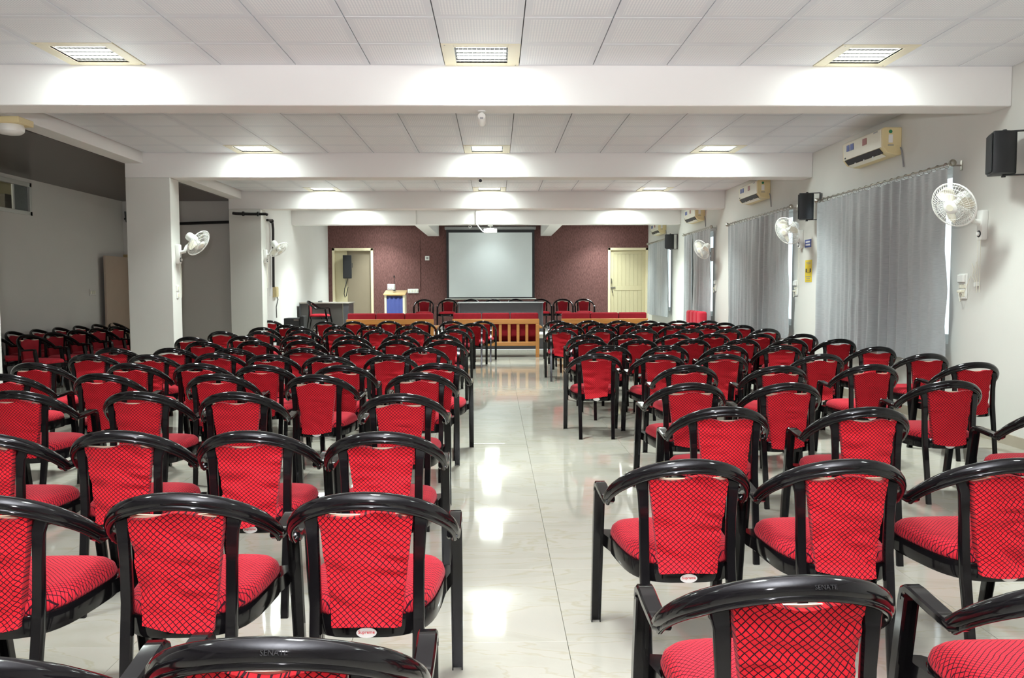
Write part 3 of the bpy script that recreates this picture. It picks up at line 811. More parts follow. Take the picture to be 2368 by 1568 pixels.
# annex chairs: a row against the wall and a row in front of it, facing into the room
back = [(19,768),(53,762),(122,756),(156,751),(224,749),(262,752),(306,749)]
front = [(20,778),(62,772),(124,767),(160,764),(203,759)]
n_ = 0
ab = []
for k in range(7): ab.append((XA+.36, 11.15+.62*k, math.radians(-90-8), 'black armchair with shade-toned red back against the annex wall, %s from the left' % ORD[k]))
for k in range(5): ab.append((XA+1.10, 10.75+.62*k, math.radians(-90-22), 'black armchair in the annex before the wall row, %s from the left' % ORD[k]))
for (x, y, rz, lb) in ab: place_chair(x, y, 0, rz, lb, 'armchairs parked in the annex', 5)

# chairs on the stage, facing the hall
ys = 20.75
for px, lb in ((980, 'stage armchair at the far left of the row behind the table'), (1035, 'stage armchair just left of the dark table'), (1088, 'stage armchair mostly hidden behind the table, left one'), (1140, 'stage armchair mostly hidden behind the table, middle one'), (1193, 'stage armchair mostly hidden behind the table, right one'), (1252, 'stage armchair half hidden by the right table end'), (1302, 'second stage armchair from the right end'), (1351, 'stage armchair at the far right, next to the cream door')):
    p = uy(px, 692, ys)
    place_chair(p.x, ys, ZD, PI+random.uniform(-.05, .05), lb, 'armchairs on the stage', 5)
p = uy(735, 697, 19.0)
place_chair(-4.02, 19.0, ZD, math.radians(-90), 'armchair seen side on, pulled up to the desk on the stage', 'armchairs on the stage', 5)

# ------------------------------------------------------------------ front bench sofas
def bench(x0, x1, y, label):
    W = x1-x0; t = thing('bench_sofa', label, 'sofa', ((x0+x1)/2, y, 0), 0, 'wooden bench sofas facing the stage')
    h = W/2; zt = .745
    part('top_rail', MB().box(-h, h, -.02, .025, .645, zt), 'wood', t, .006)
    part('bottom_rail', MB().box(-h, h, -.02, .025, .22, .30), 'wood', t, .006)
    for s_ in (-1, 1):
        part('leg', MB().box(min(s_*h, s_*(h-.07)), max(s_*h, s_*(h-.07)), -.03, .03, 0, .645), 'wood', t, .006)
        part('leg', MB().box(min(s_*h, s_*(h-.06))+s_*.03, max(s_*h, s_*(h-.06))+s_*.03, .60, .66, 0, .56), 'wood', t, .006)
        part('armrest', MB().box(min(s_*(h-.02), s_*(h+.06)), max(s_*(h-.02), s_*(h+.06)), -.02, .68, .56, .60), 'wood', t, .01)
    part('seat_rail', MB().box(-h+.03, h-.03, .60, .64, .24, .33), 'wood', t, .006)
    n = round((W-.18)/.163)
    step = (W-.14)/n
    for k in range(1, n): part('slat', MB().box(-h+.07+step*k-.028, -h+.07+step*k+.028, -.012, .018, .295, .655), 'wood', t, .004)
    part('seat_base', MB().box(-h+.06, h-.06, .05, .60, .26, .30), 'wood', t)
    for k in range(3):
        a, b = -h+.01+(W-.02)*k/3, -h+.01+(W-.02)*(k+1)/3
        part('back_cushion', MB().box(a+.004, b-.004, .028, .16, .40, .86), 'velvet', t, .028, seg=3)
        part('seat_cushion', MB().box(a+.012 if k == 0 else a+.004, b-.012 if k == 2 else b-.004, .17, .62, .302, .42), 'velvet', t, .025, seg=2)
YS = 16.05
for px0, px1, lb in ((801, 1003, 'left wooden bench sofa with red cushions before the stage'), (1046, 1247, 'middle wooden bench sofa with slatted back and red cushions'), (1298, 1498, 'right wooden bench sofa with red cushions near the cream door')):
    bench(uy(px0, 740, YS).x, uy(px1, 740, YS).x, YS, lb)
# upholstered red sofa by the right wall
ya, yb = 15.75, 16.95
t = thing('red_sofa', 'bright red upholstered sofa standing against the right wall curtains', 'sofa', (3.60, (ya+yb)/2, 0))
hl = (yb-ya)/2
for k in range(4):
    a, b = -hl+2*hl*k/4, -hl+2*hl*(k+1)/4
    part('back_cushion', MB().box(.30, .44, a+.003, b-.003, .35, .88), 'velvet2', t, .045, seg=3)
part('sofa_base', MB().box(-.32, .44, -hl, hl, .08, .30), 'velvet2', t, .02, seg=2)
part('seat_cushion', MB().box(-.35, .28, -hl+.02, hl-.02, .305, .45), 'velvet2', t, .03, seg=2)
for sx in (-.3, .4):
    for sy in (-1, 1): part('foot', MB().box(sx-.03, sx+.03, sy*(hl-.08)-.03, sy*(hl-.08)+.03, 0, .08), 'matblack', t)

# ------------------------------------------------------------------ stage furniture
YT = 19.3
tx0_, tx1_ = uy(1058, 720, YT).x, uy(1258, 720, YT).x
t = thing('stage_table', 'long charcoal table with solid front in the middle of the stage', 'table', ((tx0_+tx1_)/2, YT, ZD))
h = (tx1_-tx0_)/2; zt = uy(1158, 698, YT).z - ZD
part('table_top', MB().box(-h, h, -.02, .62, zt-.03, zt), 'desk', t, .004)
part('front_panel', MB().box(-h+.06, h-.06, .03, .05, .03, zt-.03), 'desk', t, .003)
for s_ in (-1, 1): part('side_panel', MB().box(min(s_*(h-.02), s_*(h-.06)), max(s_*(h-.02), s_*(h-.06)), .0, .60, 0, zt-.03), 'desk', t, .003)
part('edge_trim', MB().box(-h, h, -.026, -.018, zt-.028, zt-.004), 'grey', t)
# desk by the left wall
YK = 19.4
kx1 = uy(808, 720, YK).x; kx0 = XL+.06; zt = uy(770, 699, YK).z - ZD
t = thing('side_desk', 'dark brown desk with panel front by the left wall', 'desk', ((kx0+kx1)/2, YK, ZD)); h = (kx1-kx0)/2
part('desk_top', MB().box(-h, h, -.02, .75, zt-.03, zt), 'greybox', t, .004, label='paler brown top')
part('front_panel', MB().box(-h+.02, h-.16, .02, .04, 0.02, zt-.03), 'desk_brown', t, .003)
part('side_panel', MB().box(h-.15, h-.02, 0, .70, 0, zt-.03), 'desk', t, .003)
part('side_panel', MB().box(-h+.0, -h+.03, 0, .70, 0, zt-.03), 'desk', t, .003)
zk = ZD+zt
tag(link('paper_sheet', MB().box(-.15, .15, -.105, .105, 0, .004).mesh('paper_sheet', 'paper'), loc=((kx0+kx1)/2+.08, YK+.25, zk)), 'white papers lying on the dark desk by the left wall', 'paper')
q = thing('stapler', 'small black stapler lying on the dark stage desk', 'stapler', ((kx0+kx1)/2-.12, YK+.12, zk))
part('base', MB().box(-.05, .05, -.015, .015, 0, .01), 'matblack', q, .002); part('arm', MB().prism([(-.05, .012), (.05, .016), (.045, .035), (-.045, .026)], -.012, .012), 'matblack', q, .002)
# black cabinet in front of the stage
YX = 17.1
bx0, bx1 = uy(656, 745, YX).x, uy(692, 745, YX).x; bz = uy(677, 736, YX).z
t = thing('amplifier_cabinet', 'black amplifier cabinet on the floor before the stage', 'cabinet', ((bx0+bx1)/2, YX, 0)); h = (bx1-bx0)/2
part('cabinet_body', MB().box(-h, h, 0, .40, .03, bz), 'matblack', t, .01)
part('grille', MB().box(-h+.02, h-.02, -.012, 0, .06, bz-.06), 'grille', t, .004)
part('handle', MB().box(-.05+.1, .05+.1, -.016, -.008, bz-.045, bz-.028), 'steel', t)
part('control_box', MB().box(h+.004, h+.085, .02, .30, .03, bz+.04), 'matblack', t, .008)
for sx in (-1, 1): part('foot', MB().box(sx*(h-.06)-.03, sx*(h-.06)+.03, .04, .34, 0, .03), 'dark', t)
# lectern
YL = 19.9
a, b = uy(887, 700, YL).x, uy(938, 700, YL).x; zt = uy(912, 671, YL).z - ZD
t = thing('lectern', 'pale wooden lectern with a blue cloth front on the stage', 'lectern', ((a+b)/2, YL, ZD)); h = (b-a)/2
part('lectern_top', MB().prism([(-.04, zt-.12), (.42, zt-.03), (.42, zt), (-.04, zt-.09)], -h, h, 'x'), 'lightwood', t, .004)
for s_ in (-1, 1): part('side_post', MB().box(min(s_*(h-.02), s_*(h-.07)), max(s_*(h-.02), s_*(h-.07)), 0, .38, .04, zt-.115), 'fixture', t, .004)
m = MB()
hh = h-.07; nn = 14
for i in range(nn+1):
    x = -hh+2*hh*i/nn; y = .012*math.sin(i*1.7)
    m.v += [(x, .01+y*.4, .08), (x, .01+y, zt-.15), (x, .03+y, zt-.14)]
for i in range(nn): q = i*3; m.f += [(q, q+3, q+4, q+1), (q+1, q+4, q+5, q+2)]
part('cloth_front', m, 'bluecloth', t, angle=80)
part('front_board', MB().box(-hh, hh, .04, .06, .05, zt-.12), 'lightwood', t)
part('plinth', MB().box(-h, h, -.01, .40, 0, .045), 'lightwood', t, .004)
q = thing('gooseneck_microphone', 'thin black gooseneck microphone standing on the lectern', 'microphone', uy(912, 667, YL+.18)); q.location.z = ZD+zt-.02
zb = q.location.z
pts = [(0, 0, 0), (0, 0, .12), (.005, .0, .24), (.0, -.02, .33)]
part('base', MB().lathe((0, 0, -.002), (0, 0, 1), [(.04, 0), (.04, .012), (.012, .02)], 14), 'matblack', q); part('stem', MB().tube(pts, .006, 6), 'matblack', q); part('capsule', MB().lathe((0, -.02, .32), (0, -.2, 1), [(.012, 0), (.017, .02), (.016, .045), (.006, .055)], 10), 'matblack', q)
# wall boxes on the maroon wall
def wall_plate(name, label, cat, x0, x1, z0, z1, y, mat='white', extra=0):
    q = thing(name, label, cat, ((x0+x1)/2, y, (z0+z1)/2)); hx, hz = (x1-x0)/2, (z1-z0)/2
    part('plate', MB().box(-hx, hx, -.022, 0, -hz, hz), mat, q, .004)
    for k in range(extra):
        c = -hx+2*hx*(k+.5)/extra; part('switch', MB().box(c-hx/extra*.55, c+hx/extra*.55, -.030, -.022, -hz*.45, hz*.45), 'white_old', q, .002)
    return q
a = uy(896, 657, YB); b = uy(914, 670, YB); wall_plate('switch_box', 'white switch box on the maroon wall above the lectern', 'switch', a.x, b.x, b.z, a.z, YB, extra=3)
a = uy(943, 668, YB); b = uy(968, 678, YB); q = wall_plate('socket_strip', 'white socket strip on the maroon wall right of the lectern', 'socket', a.x, b.x, b.z, a.z, YB, extra=4)
a = uy(983, 592, YB); b = uy(993, 602, YB); q = wall_plate('fan_regulator', 'small square white regulator plate left of the screen', 'switch', a.x, b.x, b.z, a.z, YB)
part('dial', MB().lathe((0, -.022, 0), (0, -1, 0), [(.03, 0), (.026, .015), (.01, .018)], 14), 'grey', q)
q = tag(link('cable_trunking', MB().box(-.02, .02, -.018, 0, 0, 1.0).mesh('cable_trunking', 'redwall', .003)), 'narrow maroon painted trunking on the wall left of screen', 'trunking')
p = uy(971, 672, YB); q.location = (p.x, YB, p.z); q.scale = (1, 1, uy(971, 555, YB).z - p.z)
# projection screen
a = uy(1028, 524, YB-.12); b = uy(1240, 692, YB-.12)
t = thing('projection_screen', 'large white pull-down projection screen on the maroon wall', 'projection screen', ((a.x+b.x)/2, YB-.006, a.z)); h = (b.x-a.x)/2; Hh = a.z-b.z
part('casing', MB().box(-h, h, -.14, -.02, -.085, 0), 'grey', t, .012, label='grey roller casing')
for s_ in (-1, 1): part('bracket', MB().box(s_*(h-.12)-.02, s_*(h-.12)+.02, -.02, 0, -.07, -.01), 'grey', t)
fw = h-.045
part('fabric_border', MB().box(-fw, fw, -.10, -.097, -Hh+.03, -.085), 'dark', t, smooth=False, label='black border')
part('fabric', MB().box(-fw+.065, fw-.065, -.1035, -.1005, -Hh+.06, -.165), 'screen', t, smooth=False, label='white picture area')
part('bottom_bar', MB().box(-h+.0, h-.0, -.115, -.085, -Hh, -Hh+.028), 'white', t, .006)
# speaker in the left doorway
def box_speaker(t, w_, d_, h_):
    part('cabinet', MB().prism([(-w_/2, 0), (w_/2, 0), (w_*.36, d_), (-w_*.36, d_)], -h_/2, h_/2, 'z'), 'matblack', t, .012, seg=2)
    part('grille', MB().box(-w_/2+.012, w_/2-.012, -.012, .002, -h_/2+.02, h_/2-.02), 'grille', t, .006)
p = uy(803, 617, YB-.22)
t = thing('doorway_speaker', 'tall black loudspeaker hung in the left stage doorway', 'speaker', p, .15)
box_speaker(t, .24, .22, .64)
part('bracket', MB().box(-.03, .03, .20, .30, -.03, .03), 'matblack', t)
part('badge', MB().box(.125, .14, .05, .12, -.02, .10), 'dark', t)
mm = [uy(*q, YB-.15) for q in ((804, 643), (801, 655), (797, 668), (796, 680), (798, 688), (801, 684), (803, 672), (805, 664))]
tag(link('speaker_cable', MB().tube(mm, .011, 6).mesh('speaker_cable', 'pipe')), 'dark looped cable dangling below the doorway speaker', 'cable')

# ------------------------------------------------------------------ projector and cameras
p = uy(1134, 534, BEAMS[5]+.14)
t = thing('projector', 'white projector hanging from the last beam before the stage', 'projector', (p.x, BEAMS[5]+.14, ZB)); dz = p.z-ZB
part('ceiling_plate', MB().box(-.06, .06, -.06, .06, -.03, 0), 'white', t, .004)
part('pole', MB().tube([(0, 0, -.03), (0, 0, dz+.05)], .022, 10), 'white', t)
part('bracket', MB().box(-.09, .09, -.08, .08, dz+.04, dz+.055), 'white', t, .004)
part('projector_body', MB().box(-.15, .15, -.12, .12, dz-.05, dz+.04), 'white', t, .012, seg=2)
part('lens', MB().lathe((.06, .12, dz-.005), (0, 1, 0), [(.035, 0), (.035, .03), (.02, .035)], 14), 'dark', t)
part('connector_panel', MB().box(-.05, .06, -.125, -.118, dz-.03, dz+.02), 'white_old', t)
mm = [uy(*q, BEAMS[5]-.03) for q in ((1101, 490), (1101, 516), (1108, 526), (1116, 535), (1126, 538))]
tag(link('projector_cable', MB().tube(mm, .012, 6).mesh('projector_cable', 'white')), 'white cable running down the beam to the projector', 'cable')
def cctv(px, py, ybeam, label, face, sc_):
    p = uy(px, py, ybeam)
    t = thing('security_camera', label, 'security camera', (p.x, p.y, ZB), 0, 'security cameras under the beams'); dz = p.z-ZB
    part('base_disc', MB().lathe((0, 0, 0), (0, 0, -1), [(.034*sc_, 0), (.034*sc_, .008), (.02*sc_, .014)], 18), 'white', t)
    part('stem', MB().tube([(0, 0, -.01), (0, 0, dz+.02*sc_)], .014*sc_, 10), 'white', t)
    d = Vector((0, face, -.28 if face > 0 else -.12)).normalized()
    c = Vector((0, 0, dz))
    part('camera_body', MB().lathe(c-d*.06*sc_, d, [(.030*sc_, 0), (.035*sc_, .01*sc_), (.035*sc_, .12*sc_), (.030*sc_, .125*sc_)], 18), 'white', t)
    part('lens', MB().lathe(c+d*.062*sc_, d, [(.024*sc_, 0), (.022*sc_, .005), (.01*sc_, .006)], 16), 'dark', t)
    if face > 0:
        part('sticker', MB().box(-.014, .014, -.075, -.070, dz-.012, dz+.004), 'grey', t)
cctv(1114, 276, BEAMS[2]+.20, 'white bullet camera under the nearest beam, turned towards the stage', 1, 1.0)
cctv(1111, 418, BEAMS[3]+.14, 'small round white camera under the second beam, lens facing us', -1, 1.0)
cctv(1087, 524, BEAMS[5]+.12, 'tiny white camera under the last beam left of the projector', -1, .95)
for px in (963, 1101):
    p = uy(px, 505, BEAMS[5])
    tag(link('beam_trunking', MB().box(-.012, .012, -.016, 0, ZB+.0, ZC).mesh('beam_trunking', 'greywall', .002), loc=(p.x, BEAMS[5], 0)), 'thin grey trunking on the last beam, %s one' % ('left' if px < 1000 else 'right'), 'trunking')
# round lamp on a cream box, under the nearest beam at the left edge
t = thing('emergency_lamp', 'white round lamp on a cream box under the nearest beam', 'lamp', uz(4, 268, ZB))
part('mount_box', MB().box(-.14, .14, -.0, .24, -.055, 0), 'cream', t, .006)
part('lamp_dome', MB().lathe((0, .12, -.055), (0, 0, -1), [(.105, 0), (.112, .02), (.108, .055), (.085, .075), (.03, .085)], 24), 'white', t)

# ------------------------------------------------------------------ right wall: curtains, air conditioners, speakers, fans, switches, signs
CNAMES = ['widest grey satin curtain, nearest on the right wall', 'second grey satin curtain on the right wall', 'third grey satin curtain, parted in the middle', 'grey satin curtain farthest away by the stage']
CSP = [(1893, 2191, 462, 388, .60), (1684, 1824, 516, 487, .60), (1582, 1642, 541, 531, .62), (1499, 1546, 561, 556, .64)]
XCU = XR-.115
for k, (pa, pb, ya_, yb_, zb) in enumerate(CSP):
    A, B = ux(pb, yb_, XCU), ux(pa, ya_, XCU)
    y0, y1 = A.y, B.y; z0, z1 = A.z, B.z
    if k == 3: y1 = min(y1, YB-.15)
    L = y1-y0; zt = (z0+z1)/2
    t = thing('curtain', CNAMES[k], 'curtain', (XCU, y0, 0), 0, 'grey curtains on the right wall')
    leaves = [(0, L)] if k != 2 else [(0, L*.60), (L*.66, L)]
    rnd = random.Random(30+k)
    for (la, lb) in leaves:
        nu = int((lb-la)/.018); nv = 26; m = MB()
        ph = [rnd.uniform(0, 6) for _ in range(6)]
        for j in range(nv+1):
            v = j/nv; z = zt-.012-(zt-.012-zb)*v
            for i in range(nu+1):
                u = la+(lb-la)*i/nu
                phi = 2*PI*u/.27+2.2*math.sin(2.3*u+ph[0])+1.3*math.sin(5.1*u+ph[1])+.35*math.sin(3*v+ph[2])
                amp = (.017+.013*math.sin(3.1*u+ph[3]))*(.70+.40*v)
                x = amp*math.sin(phi)+.006*math.sin(2.3*phi+ph[4])*(.4+.6*v)+.007*noise.noise(Vector((u*7, z*2.6, k)))+.004*noise.noise(Vector((u*16, z*5, k+3)))+.004*math.sin(2*PI*u/.145)*(1-v)**4
                uu = u+.02*v*math.sin(1.3*u+ph[5])
                if la == 0: uu -= .05*(1-i/nu)**6*min(1, max(0, (v-.42)/.12))*(1+.3*math.sin(v*22))
                if k == 2 and lb < L: uu += -.10*math.exp(-((v-.55)/.3)**2)*(i/nu)**3 + .05*(i/nu)**3
                zz = z - (.012*(1-math.cos(2*PI*u/.145))*.5*(1-v)**8) + (.03*noise.noise(Vector((u*2.5, 0, k*7)))*v**6)
                m.v.append((x, uu, zz))
        for j in range(nv):
            for i in range(nu): a = j*(nu+1)+i; m.f.append((a, a+1, a+nu+2, a+nu+1))
        part('curtain_cloth', m, 'curtain', t, angle=180)
    nr = int(L/.145); zr_ = zt+.012
    for i in range(nr+1): part('ring', MB().ring((0, .02+(L-.04)*i/nr, zr_-.010), (0, 1, 0), .025, .0028, 14, 4), 'steel', t)
    q = thing('curtain_rod', 'steel curtain rod with ball ends above the %s curtain' % ['nearest', 'second', 'third', 'farthest'][k], 'curtain rod', (XCU, y0, zr_), 0, 'curtain rods on the right wall')
    y_end = L+.03
    part('rod', MB().tube([(0, -.06, 0), (0, y_end, 0)], .011, 10), 'steel', q)
    for yy in (-.06, y_end): part('finial', MB().lathe((0, yy, 0), (0, -1 if yy < 0 else 1, 0), [(.012, -.01), (.018, 0), (.03, .012), (.034, .03), (.024, .05), (.006, .058)], 14), 'steel', q)
    for yy in (-.03, y_end-.03): part('bracket', MB().box(-.008, XR-XCU, yy-.008, yy+.008, -.02, -.008).box(XR-XCU-.006, XR-XCU, yy-.015, yy+.015, -.06, .03), 'steel', q)

# air conditioners
AC = [(2086, 294, 8.0), (1782, 417, 0), (1631, 486, 0), (1541, 521, 0)]
ACN = ['nearest wall air conditioner with blue stickers and yellowed side', 'second wall air conditioner along the right wall', 'third wall air conditioner, half hidden by the third beam', 'farthest wall air conditioner by the maroon wall']
ac0 = None
for k, (px, py, _) in enumerate(AC):
    p = ux(px, py, XR); L = 1.0
    loc = (XR, p.y, p.z)
    if k: loc = (XR, p.y, ac0.location.z if abs(p.z-ac0.location.z) < .25 else p.z)
    if ac0 is None:
        t = ac0 = thing('air_conditioner', ACN[0], 'air conditioner', loc, 0, 'wall air conditioners')
        prof = [(0, 0), (-.185, 0), (-.205, -.02), (-.198, -.20), (-.150, -.262), (-.06, -.285), (0, -.285)]
        part('casing', MB().prism(prof, 0, L), 'cream', t, .006, angle=25)
        part('front_panel', MB().prism([(-.150, .002), (-.189, .001), (-.212, -.02), (-.205, -.203), (-.192, -.205), (-.19, -.02)], .03, L-.03), 'white_old', t, .003, angle=25)
        part('air_outlet', MB().prism([(-.199, -.207), (-.202, -.210), (-.158, -.262), (-.150, -.258)], .08, L-.06), 'dark', t)
        v_ = part('outlet_flap', MB().prism([(-.162, -.262), (-.165, -.266), (-.120, -.290), (-.115, -.284)], .10, L-.08), 'white_old', t)
        for yy in (.3, .52, .74): part('flap_clip', MB().box(-.17, -.16, yy-.008, yy+.008, -.275, -.255), 'white', v_)
        for y0_, y1_ in ((L-.20, L-.13), (L-.31, L-.23)): part('sticker', MB().box(-.2145, -.2095, y0_, y1_, -.115, -.045), 'blue', t, smooth=False)
        part('sticker', MB().box(-.2145, -.2095, .36, .46, -.115, -.045), 'rust', t, smooth=False, label='red-brown printed rating label')
        part('badge', MB().box(-.2155, -.2115, .10, .19, -.035, -.022), 'grey', t)
        part('badge', MB().box(-.2105, -.2055, L-.10, L-.07, -.19, -.175), 'dark', t)
        part('sticker', MB().lathe((-.12, -.001, -.045), (0, -1, 0), [(.019, 0), (.019, .002)], 18), 'green', t, label='round green sticker')
        part('sticker', MB().box(-.14, -.095, -.003, 0, -.16, -.075), 'sticker', t, label='white printed label')
        part('sticker', MB().box(-.145, -.085, -.003, 0, -.19, -.18), 'grey', t)
        part('end_cap', MB().box(-.05, -.005, -.006, 0, -.255, -.19), 'cream', t, .002)
        part('power_cord', MB().tube([(-.015, -.005, -.21), (-.012, -.03, -.25), (-.010, -.05, -.34), (-.010, -.07, -.42)], .008, 6), 'grey', t)
    else: dup(ac0, loc, 0, ACN[k])

# wall speakers
def wall_speaker(px, py, label, xw=XR, sgn=-1, rot=0.0):
    p = ux(px, py, xw+sgn*.17)
    t = thing('wall_speaker', label, 'speaker', (xw+sgn*.17, p.y, p.z), math.radians(-90)*(-sgn)+rot if sgn < 0 else math.radians(90)+rot, 'black wall loudspeakers')
    w_, h_ = .24, .335
    prof = [(-w_/2, -.10), (w_/2, -.10), (w_/2, -.06), (w_*.46, .0), (w_*.32, .055), (w_*.12, .085), (-w_*.12, .085), (-w_*.32, .055), (-w_*.46, .0), (-w_/2, -.06)]
    part('cabinet', MB().prism(prof, -h_/2, h_/2, 'z'), 'matblack', t, .010, seg=2)
    part('grille', MB().box(-w_/2+.015, w_/2-.015, -.112, -.10, -h_/2+.015, h_/2-.015), 'grille', t, .006)
    m = MB().box(-.025, .025, -.01, .165, h_/2+.002, h_/2+.010).box(-.025, .025, -.01, .165, -h_/2-.010, -h_/2-.002).box(-.03, .03, .152, .165, -h_/2-.010, h_/2+.010)
    part('bracket', m, 'matblack', t, .002)
    for zz in (h_/2+.010, -h_/2-.022): part('knob', MB().lathe((0, 0, zz), (0, 0, 1), [(.016, 0), (.016, .010), (.012, .012)], 12), 'matblack', t)
    return t
wall_speaker(2322, 355, 'black wall speaker at the right picture edge', rot=math.radians(-20))
wall_speaker(1866, 478, 'black wall speaker between the first two curtains', rot=math.radians(-20))
wall_speaker(1550, 559, 'black wall speaker beside the farthest curtain', rot=math.radians(-20))
p = ux(620, 537, XL)
t = thing('wall_speaker', 'thin black wall speaker behind the second column', 'speaker', (XL+.035, 15.93, p.z), math.radians(90), 'black wall loudspeakers')
part('cabinet', MB().prism([(-.12, -.02), (.12, -.02), (.09, -.20), (-.09, -.20)], -.16, .16, 'z'), 'matblack', t, .01)
part('grille', MB().box(-.08, .08, -.21, -.198, -.14, .14), 'grille', t, .004)
part('bracket', MB().box(-.02, .02, -.03, .02, -.03, .03), 'matblack', t)

# wall fans
def wall_fan(mount, out, G, axis, label, knob=True, R=.19):
    """mount: point on the wall, out: wall normal, G: centre of the guard, axis: blowing direction"""
    mount, out, G, axis = Vector(mount), Vector(out), Vector(G), Vector(axis).normalized()
    t = thing('wall_fan', label, 'fan', mount, 0, 'white wall fans'); g = G-mount
    side = Vector((0, 0, 1)).cross(out).normalized()
    rot = Matrix((side, out, Vector((0, 0, 1)))).transposed()
    m = MB().prism([(-.038, -.14), (-.03, -.155), (.03, -.155), (.038, -.14), (.045, .09), (.038, .105), (-.038, .105), (-.045, .09)], 0, .055)
    m.v = [tuple(rot @ Vector(q)) for q in m.v]; part('mount', m, 'white', t, .008, seg=2)
    mot0 = g-axis*.17; mot1 = g-axis*.045
    e = out*.05
    part('arm', MB().tube([e, e+out*.06+Vector((0, 0, .01)), (e+mot0*1.0+out*.05)/2+Vector((0, 0, -.03)), mot0+axis*.06-Vector((0, 0, .05)), mot0+axis*.05], [.026, .024, .022, .022, .026], 10), 'white', t)
    part('motor_housing', MB().lathe(mot0-axis*.03, axis, [(.03, 0), (.052, .012), (.058, .035), (.060, .12), (.050, .15), (.035, .165)], 22), 'white', t)
    a = axis.orthogonal().normalized(); b = axis.cross(a)
    m = MB(); rw = .0016
    nW = 48
    for i in range(nW):
        th = 2*PI*i/nW; d = a*math.cos(th)+b*math.sin(th)
        for (s_, r0, dep) in ((1, .055, .055), (-1, .06, .045)):
            pts = []
            for q in range(6):
                u = q/5; r = r0+(R-r0)*u
                pts.append(g+d*r+axis*(s_*dep*(1-u**2.6)))
            m.tube(pts, rw, 3, caps=False)
    m.ring(g, axis, R, .0065, 40, 6)
    for rr in (.115, .155):
        for (s_, dep, r0) in ((1, .055, .055), (-1, .045, .06)):
            u = (rr-r0)/(R-r0); m.ring(g+axis*(s_*dep*(1-u**2.6)), axis, rr, .0018, 40, 4)
    part('guard', m, 'white', t)
    part('guard_badge', MB().lathe(g+axis*.05, axis, [(.058, 0), (.058, .006), (.045, .011)], 24), 'white', t)
    part('badge', MB().lathe(g+axis*.0615, axis, [(.030, 0), (.030, .0015)], 20), 'white_old', t)
    part('hub', MB().lathe(g-axis*.03, axis, [(.034, 0), (.034, .03), (.026, .045), (.01, .052)], 18), 'white', t)
    for k in range(3):
        th0 = 2*PI*k/3+.5; m = MB(); nr, na = 7, 7
        for i in range(nr+1):
            r = .03+(.163-.03)*i/nr; span = .35+.75*math.sin(PI*min(1, (i+.6)/(nr+.9)))**.8
            for j in range(na+1):
                v = j/na-.5; th = th0+span*v+.25*i/nr
                d = a*math.cos(th)+b*math.sin(th)
                m.v.append(tuple(g+d*r+axis*(-.012+.045*v)))
        K = len(m.v)
        m.v += [tuple(Vector(q)-axis*.0018) for q in m.v]
        for i in range(nr):
            for j in range(na): q = i*(na+1)+j; m.f += [(q, q+1, q+na+2, q+na+1), (K+q, K+q+na+1, K+q+na+2, K+q+1)]
        part('blade', m, 'white_old', t, angle=80)
    if knob:
        c = e+Vector((0, 0, -.10))
        part('switch_ring', MB().lathe(c, out, [(.030, -.002), (.030, .008), (.024, .010)], 18), 'dark', t); part('knob', MB().lathe(c+out*.008, out, [(.018, 0), (.016, .016), (.006, .018)], 14), 'white', t)
    for s_ in (-.02, .02):
        c = e+side*s_+Vector((0, 0, -.15))
        part('pull_cord', MB().tube([c, c+Vector((.003, .002, -.22)), c+Vector((.0, .0, -.46))], .0022, 4), 'white_old', t)
    return t
FANS = [((2279, 514), (2206, 474), .42, 'white wall fan nearest the camera, right wall'), ((1856, 549), (1820, 534), .38, 'white wall fan on the right wall above the yellow poster'), ((1650, 586), (1622, 577), .38, 'white wall fan farthest away on the right wall')]
for (mp_, gp, off, lb) in FANS:
    mt = ux(*mp_, XR); G = ux(*gp, XR-off)
    wall_fan(mt, (-1, 0, 0), G, (-.80, -.42, -.43), lb)
mt = ux(420, 585, -4.29); mt.y = BEAMS[3]+.15
wall_fan(mt, (1, 0, 0), uy(459, 562, BEAMS[3]+.18), (.80, -.22, -.55), 'white wall fan on the nearer column, tilted down to the right')
mt = ux(616, 590, -4.29); mt.y = BEAMS[4]+.15; mt.z = uy(614, 590, BEAMS[4]+.15).z
wall_fan(mt, (1, 0, 0), uy(645, 577, BEAMS[4]+.18), (.62, -.22, -.74), 'white wall fan on the farther column, tilted down to the right')

# switch boards with hanging cords
def switchboard(px, py, hgt, label):
    p = ux(px, py, XR)
    t = thing('switchboard', label, 'switchboard', p, 0, 'white switchboards on the right wall')
    hz = hgt/2
    part('plate', MB().box(-.014, 0, -.065, .065, -hz, hz), 'white', t, .004)
    part('module', MB().box(-.040, -.014, -.05, .05, hz*.30, hz*.92), 'white', t, .006)
    for k in range(3): part('switch', MB().box(-.020, -.014, -.052+.036*k, -.022+.036*k, -hz*.15, hz*.15), 'white_old', t, .002)
    part('socket', MB().box(-.018, -.014, -.045, .045, -hz*.82, -hz*.3), 'white_old', t, .002)
    m = MB()
    for yy, zz in ((-.02, -hz*.5), (.02, -hz*.5), (0, -hz*.68)): m.lathe((-.018, yy, zz), (-1, 0, 0), [(.005, 0), (.005, .001)], 8)
    part('socket_hole', m, 'dark', t)
    part('plug', MB().box(-.05, -.018, -.005, .03, -hz*.5, -hz*.30), 'white_old', t, .004)
    m = MB().tube([(-.045, .01, -hz*.4), (-.05, -.03, -hz*1.2), (-.04, -.10, -hz*.2), (-.02, -.14, hz*.8)], .003, 5)
    part('cord', m, 'white_old', t)
switchboard(2229, 662, .23, 'white switchboard under the nearest right wall fan')
switchboard(1842, 666, .22, 'white switchboard left of the yellow poster')
switchboard(1655, 661, .22, 'white switchboard under the farthest right wall fan')
